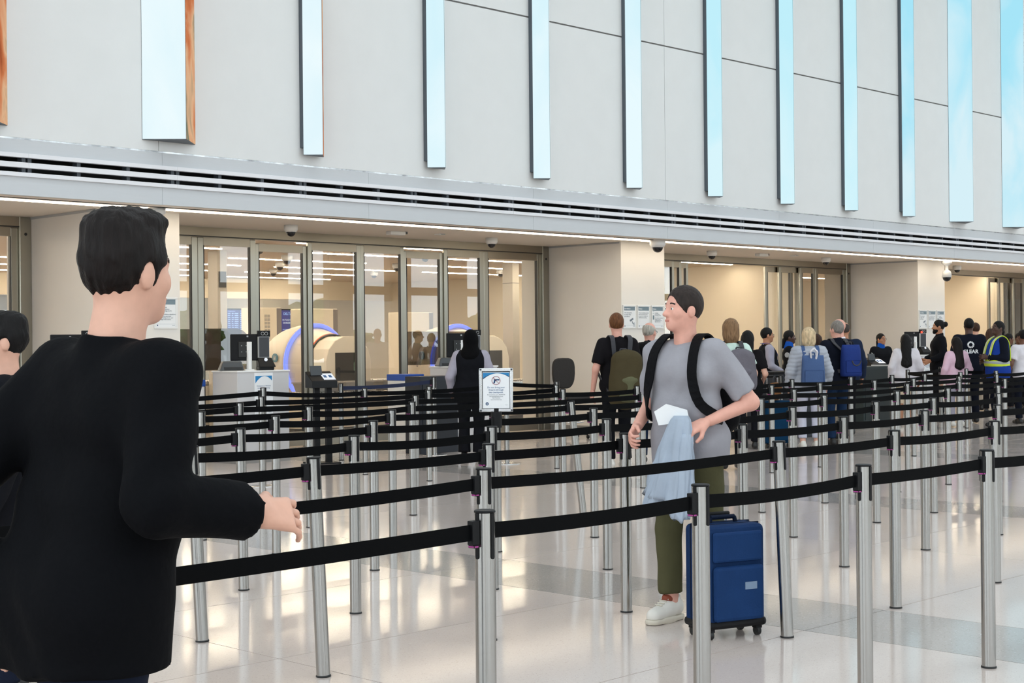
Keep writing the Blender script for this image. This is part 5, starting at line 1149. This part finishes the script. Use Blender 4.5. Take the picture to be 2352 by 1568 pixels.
# sneakers with sole, lining and laces
for sd in (-1, 1):
    K_, An, pt = GP['leg'][sd]; An = A3(*An); d = A3(0.015 * sd, math.cos(pt), -math.sin(pt)); nn = A3(0, -math.sin(pt), -math.cos(pt)); sole = [(An + nn * 0.062, nn)]; up = -nn
    sh_o = np_obj('shoe', [cone(An - d * 0.035 + nn * 0.02, An + d * 0.05 + nn * 0.02, 0.046, 0.047, 0.02, sole), cone(An + d * 0.04 + nn * 0.03, An + d * 0.16 + nn * 0.045, 0.047, 0.040, 0.02, sole), cone(An - d * 0.02 + up * 0.03, An - d * 0.03 + nn * 0.02, 0.042, 0.045, 0.02, sole + [(An + up * 0.03 + d * 0.02, up * 1.0 + d * 0.25)])], 0.006, S_WHITE, grey, None, gs)
    so_p = []
    for q in (-0.07, 0.0, 0.07, 0.14, 0.172): so_p.append(tuple((An + d * q)))
    np_obj('sole', [cone(An - d * 0.045 + nn * 0.070, An + d * 0.08 + nn * 0.070, 0.047, 0.050, 0.02, [(An + nn * 0.086, nn), (An + nn * 0.060, up)]), cone(An + d * 0.06 + nn * 0.070, An + d * 0.165 + nn * 0.070, 0.050, 0.043, 0.02, [(An + nn * 0.086, nn), (An + nn * 0.060, up)])], 0.006, S_SOLE, sh_o, None, gs)
    np_obj('lining', [cone(An + up * 0.035, An + d * 0.035 + up * 0.028, 0.036, 0.030, 0.01, [(An + up * 0.052, up)])], 0.006, S_RUST, sh_o, None, gs)
    for q in range(4):
        c0 = An + d * (0.055 + q * 0.020) + up * (0.030 - q * 0.008)
        B().cyl(tuple((c0 + A3(-0.022, 0, 0)) * gs), tuple((c0 + A3(0.022, 0, 0.002)) * gs), 0.0035, n=6).obj('lace', S_SOLE, sh_o)
backpack(grey, gs, 'black backpack worn by the man in the grey t-shirt', C_BAGBLK, size=(0.30, 0.17, 0.46), zb=0.97, back=-0.14, lean=0.09)
# chest strap stub, held sweatshirt and boarding pass
sw = worn('sweatshirt', grey, 'pale blue-grey sweatshirt hanging from the walking man\'s hand', 'sweatshirt')
wr_ = GP['arm'][-1][1]
def drape(name, top, bot, w0, w1, d0, d1, folds, amp, ph, m, parent, rag=0.03):
    v = []; f = []; n = 56; rows = 22; T, Bt = Vector(top), Vector(bot)
    for j in range(rows + 1):
        t = j / rows; c = T.lerp(Bt, t); g = t ** 0.55
        for i in range(n):
            a = 2 * math.pi * i / n; k = 1 + amp * g * (math.sin(folds * a + ph + 1.2 * math.sin(2.1 * t * 3)) + 0.5 * math.sin((folds * 2 + 1) * a + 2 * ph))
            x = (w0 + (w1 - w0) * g) * math.cos(a) * k; y = (d0 + (d1 - d0) * g) * math.sin(a) * k
            z = c.z + (rag * math.sin(2 * a + ph) + 0.012 * math.sin(5 * a)) * t
            v.append(((c.x + x) * gs, (c.y + y) * gs, z * gs))
    for j in range(rows):
        for i in range(n): f.append((j * n + i, (j + 1) * n + i, (j + 1) * n + (i + 1) % n, j * n + (i + 1) % n))
    f += [tuple(range(n)), tuple(range(rows * n, rows * n + n))[::-1]]
    return B().add(v, f, 0, True).obj(name, m, parent, fix=True)
drape('fabric', (-0.10, 0.235, 1.09), (-0.035, 0.26, 0.66), 0.040, 0.120, 0.032, 0.060, 7, 0.26, 0.4, C_SWEAT, sw)
drape('sleeve', (-0.07, 0.245, 1.02), (0.055, 0.285, 0.60), 0.030, 0.052, 0.028, 0.040, 4, 0.12, 1.7, C_SWEAT, sw, 0.01)
drape('sleeve', (-0.13, 0.245, 1.00), (-0.125, 0.30, 0.575), 0.030, 0.050, 0.028, 0.036, 4, 0.12, 0.2, C_SWEAT, sw, 0.01)
pp = worn('boarding_pass', grey, 'white folded paper in the walking man\'s hand', 'paper')
B().add([tuple(c * gs for c in p) for p in ((-0.13, 0.20, 1.06), (0.02, 0.26, 1.04), (0.04, 0.27, 1.11), (-0.02, 0.25, 1.15), (-0.12, 0.21, 1.12))] + [tuple(c * gs for c in p) for p in ((-0.13, 0.203, 1.06), (0.02, 0.263, 1.04), (0.04, 0.273, 1.11), (-0.02, 0.253, 1.15), (-0.12, 0.213, 1.12))], [(0, 1, 2, 3, 4), (9, 8, 7, 6, 5), (0, 5, 6, 1), (1, 6, 7, 2), (2, 7, 8, 3), (3, 8, 9, 4), (4, 9, 5, 0)]).obj('sheet', M_PAPER, pp, fix=True)
# suitcase
M_CASE = cloth('suitcase_blue', 22, 48, 88, 0.7, 0.2, 90); M_CASE2 = cloth('suitcase_pocket', 25, 54, 98, 0.7, 0.2, 90); M_CASED = cloth('suitcase_trim', 14, 24, 44, 0.6, 0.2, 90)
sc_ = empty('suitcase', (6.27, 4.66, 0), math.radians(44.6 - 90 + 26), 'blue soft-sided rolling suitcase behind the walking man', 'suitcase'); sc_.scale = (0.9, 0.9, 0.93)
B().box(-0.20, 0.20, -0.12, 0.12, 0.065, 0.62).obj('shell', M_CASE, sc_, bevel=0.035, seg=3)
B().box(-0.165, 0.165, -0.158, -0.115, 0.10, 0.40).obj('front_pocket', M_CASE2, sc_, bevel=0.02, seg=2)
B().box(-0.165, 0.165, -0.145, -0.115, 0.42, 0.585).obj('upper_pocket', M_CASE2, sc_, bevel=0.014, seg=2)
B().box(-0.203, 0.203, -0.05, -0.042, 0.062, 0.623).box(-0.203, 0.203, 0.042, 0.05, 0.062, 0.623).obj('zip', M_CASED, sc_, bevel=0.003, seg=1)
B().box(0.03, 0.11, -0.161, -0.157, 0.27, 0.31).obj('badge', mat('case_badge', srgb(120, 140, 165), 0.4, 0.3), sc_)
B().tube([(-0.09, 0.02, 0.615), (-0.08, 0.02, 0.65), (0.08, 0.02, 0.65), (0.09, 0.02, 0.615)], 0.013, 8).obj('carry_handle', M_CASED, sc_)
B().box(-0.205, 0.205, -0.125, 0.125, 0.055, 0.105).obj('base_guard', M_PLASTIC, sc_, bevel=0.02)
for a in (-0.16, 0.16):
    for c in (-0.085, 0.085):
        w_ = B().cyl((a - 0.012, c, 0.026), (a + 0.012, c, 0.026), 0.026, n=16).obj('wheel', M_GASKET, sc_); B().box(a - 0.02, a + 0.02, c - 0.02, c + 0.02, 0.04, 0.062).obj('fork', M_PLASTIC, w_)
for a in (-0.07, 0.07): B().cyl((a, 0.09, 0.6), (a, 0.09, 0.655), 0.007, n=8).obj('pull_rod', M_CHROME, sc_)
B().box(-0.095, 0.095, 0.078, 0.102, 0.65, 0.672).obj('pull_grip', M_PLASTIC, sc_, bevel=0.008)

# ================================================================== the queue
HH = dict(h=0.018, hh=0.010)
p_, s2, _ = person('tall auburn-haired man in a black t-shirt with an olive backpack', 13.62, 11.68, 62, 1.84, 'pink', top=[('t_shirt', 'tee', C_TEE, dict(o=0.016, sleeve=0.8))], bottom=('trousers', C_BLK, {}), shoes=(S_WHITE,), hair=('short', H_AUBURN), head=(-0.35, 0), R=((0.25, -0.02, 1.12), (0.24, 0.14, 0.90)), **HH)
backpack(p_, s2, 'large olive backpack on the auburn-haired man', C_BAGOLIVE, C_BAGOLIVE2, (0.34, 0.24, 0.60), 0.72, -0.15, strap_m=C_STRAP, lean=-0.1)
p_, s2, _ = person('grey-haired man with a black backpack behind the man in grey', 14.36, 11.78, 30, 1.74, 'pink', top=[('jacket', 'long', C_NAVY, dict(o=0.02, hem=0.82, collar=1))], bottom=('jeans', C_JEAN, {}), shoes=(S_BLACK,), hair=('ring', H_WHITE), head=(-0.3, 0), glasses=True, **HH)
backpack(p_, s2, 'large black backpack on the grey-haired man', C_BAGBLK, size=(0.36, 0.26, 0.60), zb=0.88, back=-0.14)
p_, s2, _ = person('woman with light brown bobbed hair in a mint t-shirt', 14.35, 10.55, 50, 1.745, 'fair', top=[('t_shirt', 'tee', C_MINT, dict(o=0.016, sleeve=0.7))], bottom=('trousers', C_BLK, {}), shoes=(S_BLACK,), hair=('bob', H_LBROWN), wide=0.92, hips=1.08, **HH)
backpack(p_, s2, 'grey backpack with black cords on the woman in mint', C_BAGGREY, size=(0.32, 0.22, 0.48), zb=0.92, back=-0.13, strap_m=C_STRAP, dx=0.06)
p_, s2, _ = person('woman with long black hair in a black t-shirt', 17.20, 12.35, 25, 1.63, 'fair', top=[('t_shirt', 'tee', C_TEE, dict(o=0.016, sleeve=0.75, hem=0.80))], bottom=('trousers', C_BLK, {}), shoes=(S_BLACK,), hair=('long', H_BLACK), wide=0.92, hips=1.08, R=((0.27, -0.06, 1.12), (0.20, 0.14, 1.02)), **HH)
sc2 = empty('suitcase', (17.7, 12.25, 0), math.radians(-30), 'dark blue rolling suitcase standing beside the black-haired woman', 'suitcase')
B().box(-0.21, 0.21, -0.13, 0.13, 0.06, 0.66).obj('shell', cloth('case_teal', 20, 62, 96), sc2, bevel=0.035, seg=3); B().box(-0.17, 0.17, -0.16, -0.125, 0.10, 0.40).obj('front_pocket', MATS['cloth_case_teal'], sc2, bevel=0.015)
for a in (-0.08, 0.08): B().cyl((a, 0.09, 0.6), (a, 0.09, 0.98), 0.008, n=8).obj('pull_rod', M_CHROME, sc2)
B().box(-0.10, 0.10, 0.075, 0.105, 0.98, 1.01).obj('pull_grip', M_PLASTIC, sc2, bevel=0.008)
for a in (-0.16, 0.16): B().cyl((a - 0.015, -0.08, 0.03), (a + 0.015, -0.08, 0.03), 0.03, n=12).obj('wheel', M_GASKET, sc2); B().cyl((a - 0.015, 0.08, 0.03), (a + 0.015, 0.08, 0.03), 0.03, n=12).obj('wheel', M_GASKET, sc2)
hb = empty('handbag', (17.62, 12.20, 0.86), math.radians(20), 'small tan and cream handbag on the dark blue suitcase', 'handbag'); 
np_obj('bag_body', [cone((-0.10, 0, -0.02), (0.10, 0, -0.02), 0.075, None, 0.02), cone((-0.08, 0, -0.12), (0.08, 0, -0.12), 0.075, None, 0.02)], 0.012, cloth('tan_bag', 150, 104, 66), hb); B().torus((0, 0, 0.05), 0.09, 0.010, 20, 6, 0, 'y').obj('strap', C_STRAP, hb)
# two officers at the desk
p_, s2, PO = person('officer with glasses in a black vest over lilac sleeves facing right', 19.96, 13.95, -38, 1.70, 'tan', top=[('shirt', 'long', C_LILAC, dict(o=0.014)), ('vest', 'none', C_BLK, dict(o=0.024, hem=0.88))], bottom=('trousers', C_BLK, {}), shoes=(S_BLACK,), hair=('short', H_BLACK), glasses=True, belly=0.02, R=((0.25, -0.02, 1.14), (0.22, 0.18, 1.03)), L=((-0.25, -0.02, 1.14), (-0.22, 0.18, 1.03)), **HH)
B().strip([tuple(c * s2 for c in p) for p in ((-0.06, -0.10, 1.50), (-0.085, 0.02, 1.49), (-0.05, 0.15, 1.33), (0, 0.165, 1.18), (0.05, 0.15, 1.33), (0.085, 0.02, 1.49), (0.06, -0.10, 1.50))], [(0, -1, 1), (0, 0.2, 1), (0, 1, 0.2), (0, 1, 0), (0, 1, 0.2), (0, 0.2, 1), (0, -1, 1)], 0.018, 0.004).obj('lanyard', C_ROYAL, p_)
p_, s2, PO = person('officer with dark ponytail and blue collar facing right', 21.25, 14.40, -52, 1.66, 'dark', top=[('jacket', 'long', C_OFF, dict(o=0.02, hem=0.84)), ], bottom=('trousers', C_BLK, {}), shoes=(S_BLACK,), hair=('tail', H_BLACK), wide=0.95, R=((0.25, 0.02, 1.14), (0.14, 0.22, 1.05)), L=((-0.25, 0.02, 1.14), (-0.14, 0.22, 1.05)), **HH)
np_obj('collar', [cone(PO['ln']((0, -0.022, 1.44)), PO['ln']((0, -0.012, 1.525)), 0.090, 0.074, 0.02)], 0.012, C_ROYAL, p_, None, s2)
B().cyl((0.242 * s2, -0.06 * s2, 1.33 * s2), (0.256 * s2, -0.07 * s2, 1.33 * s2), 0.042, n=20).obj('shoulder_patch', M_LIGHTGREY, p_)
p_, s2, _ = person('blonde woman in a pale grey puffer jacket and white trousers', 17.66, 11.66, 48, 1.66, 'fair', top=[('puffer_jacket', 'long', C_PUFF, dict(o=0.036, hem=0.80, disp='puffer', h=0.011))], bottom=('trousers', C_WPANT, dict(to=1.82)), shoes=(S_WHITE,), hair=('bob', H_BLOND), wide=0.98, hips=1.1, **HH)
bp = backpack(p_, s2, 'denim-blue roll-top backpack with white ties on the blonde woman', C_BAGBLUE, size=(0.33, 0.15, 0.44), zb=0.93, back=-0.165, kind='flat')
B().tube([tuple(c * s2 for c in p) for p in ((-0.03, -0.26, 1.30), (-0.05, -0.30, 1.42), (0.0, -0.29, 1.47), (0.05, -0.30, 1.42), (0.03, -0.27, 1.28))], 0.014, 6).obj('white_tie', C_WHITE, bp)
p_, s2, _ = person('dark brown haired woman mostly hidden behind the blonde woman', 20.85, 13.62, 60, 1.58, 'fair', top=[('top', 'long', C_GREY, {})], bottom=('trousers', C_BLK, {}), shoes=(S_BLACK,), hair=('bob', H_BROWN), wide=0.92, **HH)
p_, s2, _ = person('bald man with glasses in a white shirt facing left', 19.75, 12.5, 118, 1.82, 'pink', top=[('shirt', 'long', C_WHITE, dict(o=0.02))], bottom=('trousers', C_KHAKI, {}), shoes=(S_BLACK,), hair=None, glasses=True, belly=0.02, **HH)
p_, s2, _ = person('grey-haired man in a navy sweater with a royal blue bag', 18.45, 11.72, 66, 1.77, 'pink', top=[('sweater', 'long', C_NAVY, dict(o=0.024, hem=0.82, collar=1))], bottom=('jeans', C_JEAN, {}), shoes=(S_BLACK,), hair=('short', H_GREY), head=(0.15, 0.1), belly=0.02, wide=1.08, **HH)
bp = backpack(p_, s2, 'royal blue roll-top backpack with grey straps on the navy sweater', C_BAGROY, size=(0.30, 0.14, 0.44), zb=0.98, back=-0.17, kind='flat', strap_m=C_STRAP, dx=0.08)
B().torus((0.12 * s2, -0.32 * s2, 1.20 * s2), 0.07, 0.010, 20, 6, 0, 'y', a0=math.pi, a1=2 * math.pi).obj('loop_handle', C_STRAP, bp)
p_, s2, _ = person('balding man in a dark navy jacket behind the royal blue bag', 20.55, 12.90, 40, 1.78, 'tan', top=[('jacket', 'long', C_NAVY2, dict(o=0.024, hem=0.82))], bottom=('trousers', C_BLK, {}), shoes=(S_BLACK,), hair=('ring', H_SALT), wide=1.05, **HH)
# ---- far desk group
p_, s2, PO = person('officer with glasses and tied dark hair facing the camera', 25.6, 15.25, -115, 1.61, 'tan', top=[('jacket', 'long', C_OFF, dict(o=0.022, hem=0.84))], bottom=('trousers', C_BLK, {}), shoes=(S_BLACK,), hair=('tail', H_BLACK), glasses=True, wide=1.0, head=(0.25, 0.06), **HH)
np_obj('collar', [cone(PO['ln']((0, -0.022, 1.44)), PO['ln']((0, -0.012, 1.525)), 0.088, 0.072, 0.02)], 0.012, C_ROYAL, p_, None, s2)
B().cyl((0.243 * s2, 0, 1.32 * s2), (0.258 * s2, 0, 1.32 * s2), 0.042, n=20).obj('shoulder_patch', M_LIGHTGREY, p_)
person('woman with long black hair in a white hoodie', 23.37, 13.45, 38, 1.575, 'tan', top=[('hoodie', 'long', C_WHITE, dict(o=0.028, hem=0.82))], bottom=('shorts', C_CREAM, dict(to=1.15)), shoes=(S_WHITE,), hair=('xlong', H_BLACK), wide=0.95, hips=1.06, **HH)
person('bearded man with a hair bun in a black jacket facing left', 25.7, 14.1, 128, 1.85, 'tan', top=[('jacket', 'long', C_BLK, dict(o=0.022, hem=0.84, collar=1))], bottom=('trousers', C_BLK, {}), shoes=(S_BLACK,), hair=('bun', H_BLACK), beard=H_BLACK, L=((-0.27, -0.05, 1.14), (-0.24, 0.18, 1.04)), R=((0.27, -0.02, 1.14), (0.24, 0.2, 1.05)), **HH)
person('girl with long dark hair in a pink jacket', 23.6, 12.62, 60, 1.52, 'fair', top=[('jacket', 'long', C_PINK, dict(o=0.026, hem=0.82))], bottom=('trousers', C_LILAC, {}), shoes=(S_WHITE,), hair=('xlong', H_DARK), wide=0.92, **HH)
p_, s2, PC = person('staff man in a navy jacket with white lettering on the back', 24.78, 13.0, 40, 1.857, 'dark', top=[('jacket', 'long', C_NAVY, dict(o=0.024, hem=0.80, wr=0.0))], bottom=('trousers', C_NAVY, {}), shoes=(S_BLACK,), hair=('crop', H_BLACK), wide=1.1, head=(0.05, 0), **HH)
def print_on(me, P, s2, cx_, cz_, parent, name, m, o=0.028):
    co = [(cx_ - v.co.x, cz_ + v.co.y) for v in me.vertices]    # seen from behind, so x is mirrored
    co = [(cx_ + v.co.x, cz_ + v.co.y) for v in me.vertices]
    q = on_back(P, s2, co, True, o); me2 = me.copy(); 
    for v, c in zip(me2.vertices, q): v.co = c
    me2.materials.clear(); me2.materials.append(m); ob = bpy.data.objects.new(name, me2); link(ob, parent)
print_on(text_mesh('CLEAR', 0.085, M_PAPER, 'CENTER', 0.003, 0.0), PC, s2, 0.0, 1.20, p_, 'lettering', M_PAPER)
for k in range(12):
    a = k * math.pi / 6
    bb = B(); rot = lambda u, v: (u * math.cos(a) - v * math.sin(a), u * math.sin(a) + v * math.cos(a), 0)
    bb.add([rot(-0.007, 0.030), rot(0.007, 0.030), rot(0.011, 0.058), rot(-0.011, 0.058)], [(0, 1, 2, 3)]); me = bb.mesh('sunburst_ray', M_PAPER); print_on(me, PC, s2, 0.0, 1.315, p_, 'sunburst_ray', M_PAPER)
person('dark-haired man in a black jacket and khaki trousers facing away', 29.06, 15.1, 50, 1.82, 'fair', top=[('jacket', 'long', C_BLK, dict(o=0.022, hem=0.82))], bottom=('trousers', C_KHAKI, {}), shoes=(S_BLACK,), hair=('short', H_BROWN), **HH)
p_, s2, PV = person('staff woman in a blue vest with yellow reflective bands and glasses', 23.82, 11.98, 140, 1.79, 'dark', top=[('sweater', 'long', C_NAVY, dict(o=0.020)), ('vest', 'none', C_VEST, dict(o=0.034, hem=0.80, wr=0.0))], bottom=('trousers', C_NAVY, {}), shoes=(S_BLACK,), hair=('tail', H_BLACK), glasses=True, wide=1.08, belly=0.03, L=((-0.27, -0.02, 1.14), (-0.10, 0.20, 1.16)), R=((0.27, -0.02, 1.14), (0.10, 0.20, 1.10)), head=(0.2, 0.15), **HH)
def vband(z0, z1, o, m, nm): np_obj(nm, PV['torso'](o, [(A3(0, 0, z0), A3(0, 0, -1)), (A3(0, 0, z1), A3(0, 0, 1))], 0.004), 0.014, m, p_, None, s2)
vband(1.02, 1.14, 0.039, C_HIVIS, 'yellow_band'); vband(1.055, 1.105, 0.043, C_REFL, 'reflective_band')
for sd in (-1, 1):
    pts = [(sd * 0.12, -0.165, 1.10), (sd * 0.12, -0.165, 1.30), (sd * 0.115, -0.135, 1.43), (sd * 0.11, -0.05, 1.512), (sd * 0.11, 0.02, 1.50), (sd * 0.115, 0.10, 1.42), (sd * 0.12, 0.155, 1.30), (sd * 0.12, 0.185, 1.12)]
    pts = [(q[0], (on_back(PV, 1.0, [(q[0], q[2])], q[1] < 0, 0.036)[0][1] if q[2] < 1.44 else q[1]), q[2] - (0.012 if q[2] > 1.44 else 0)) for q in pts]
    nr = [(0, -1, 0), (0, -1, 0.1), (0, -1, 0.7), (0, -0.3, 1), (0, 0.4, 1), (0, 1, 0.7), (0, 1, 0.1), (0, 1, 0)]
    B().strip([tuple(c * s2 for c in p) for p in pts], nr, 0.075 * s2, 0.012).obj('yellow_band', C_HIVIS, p_); B().strip([tuple(c * s2 for c in p) for p in pts], nr, 0.035 * s2, 0.015).obj('reflective_band', C_REFL, p_)
B().box(-0.02, 0.02, 0.225, 0.235, 1.13, 1.25).obj('badge_card', M_PAPER, p_)
person('woman with long auburn hair in a dark jacket behind the vest', 27.96, 14.2, 20, 1.68, 'tan', top=[('jacket', 'long', C_BLK, dict(o=0.02))], bottom=('trousers', C_BLK, {}), shoes=(S_BLACK,), hair=('long', H_BROWN), wide=0.92, **HH)
person('woman in profile facing right beyond the vest', 29.25, 14.45, -40, 1.59, 'brown', top=[('jacket', 'long', C_BLK, dict(o=0.02))], bottom=('trousers', C_BLK, {}), shoes=(S_BLACK,), hair=('tail', H_BLACK), wide=0.92, **HH)
person('person in a dark hooded top looking back at the right edge', 30.2, 14.7, 215, 1.60, 'brown', top=[('jacket', 'long', C_BLK, dict(o=0.02, hood=1))], bottom=('trousers', C_BLK, {}), shoes=(S_BLACK,), hair=('short', H_BLACK), wide=0.95, **HH)
person('person in a white t-shirt cut off by the right edge', 25.0, 12.1, 60, 1.64, 'brown', top=[('t_shirt', 'tee', C_WHITE, dict(o=0.02))], bottom=('trousers', C_NAVY, {}), shoes=(S_BLACK,), hair=('short', H_BLACK), **HH)
# ---- officer in the headscarf at the middle podium
person('woman in a black headscarf and black vest over lilac sleeves', 13.42, 13.98, 38, 1.67, 'brown', top=[('shirt', 'long', C_LILAC, dict(o=0.020, hem=0.86)), ('vest', 'none', C_BLK, dict(o=0.034, hem=0.84))], bottom=('trousers', C_BLK, dict(flare=0.03, o=0.016)), shoes=(S_BLACK,), hair=('hijab', cloth('headscarf_black', 9, 9, 11)), wide=1.0, hips=1.06, R=((0.28, -0.04, 1.14), (0.22, 0.14, 1.00)), L=((-0.28, -0.06, 1.13), (-0.28, 0.08, 0.92)), **HH)
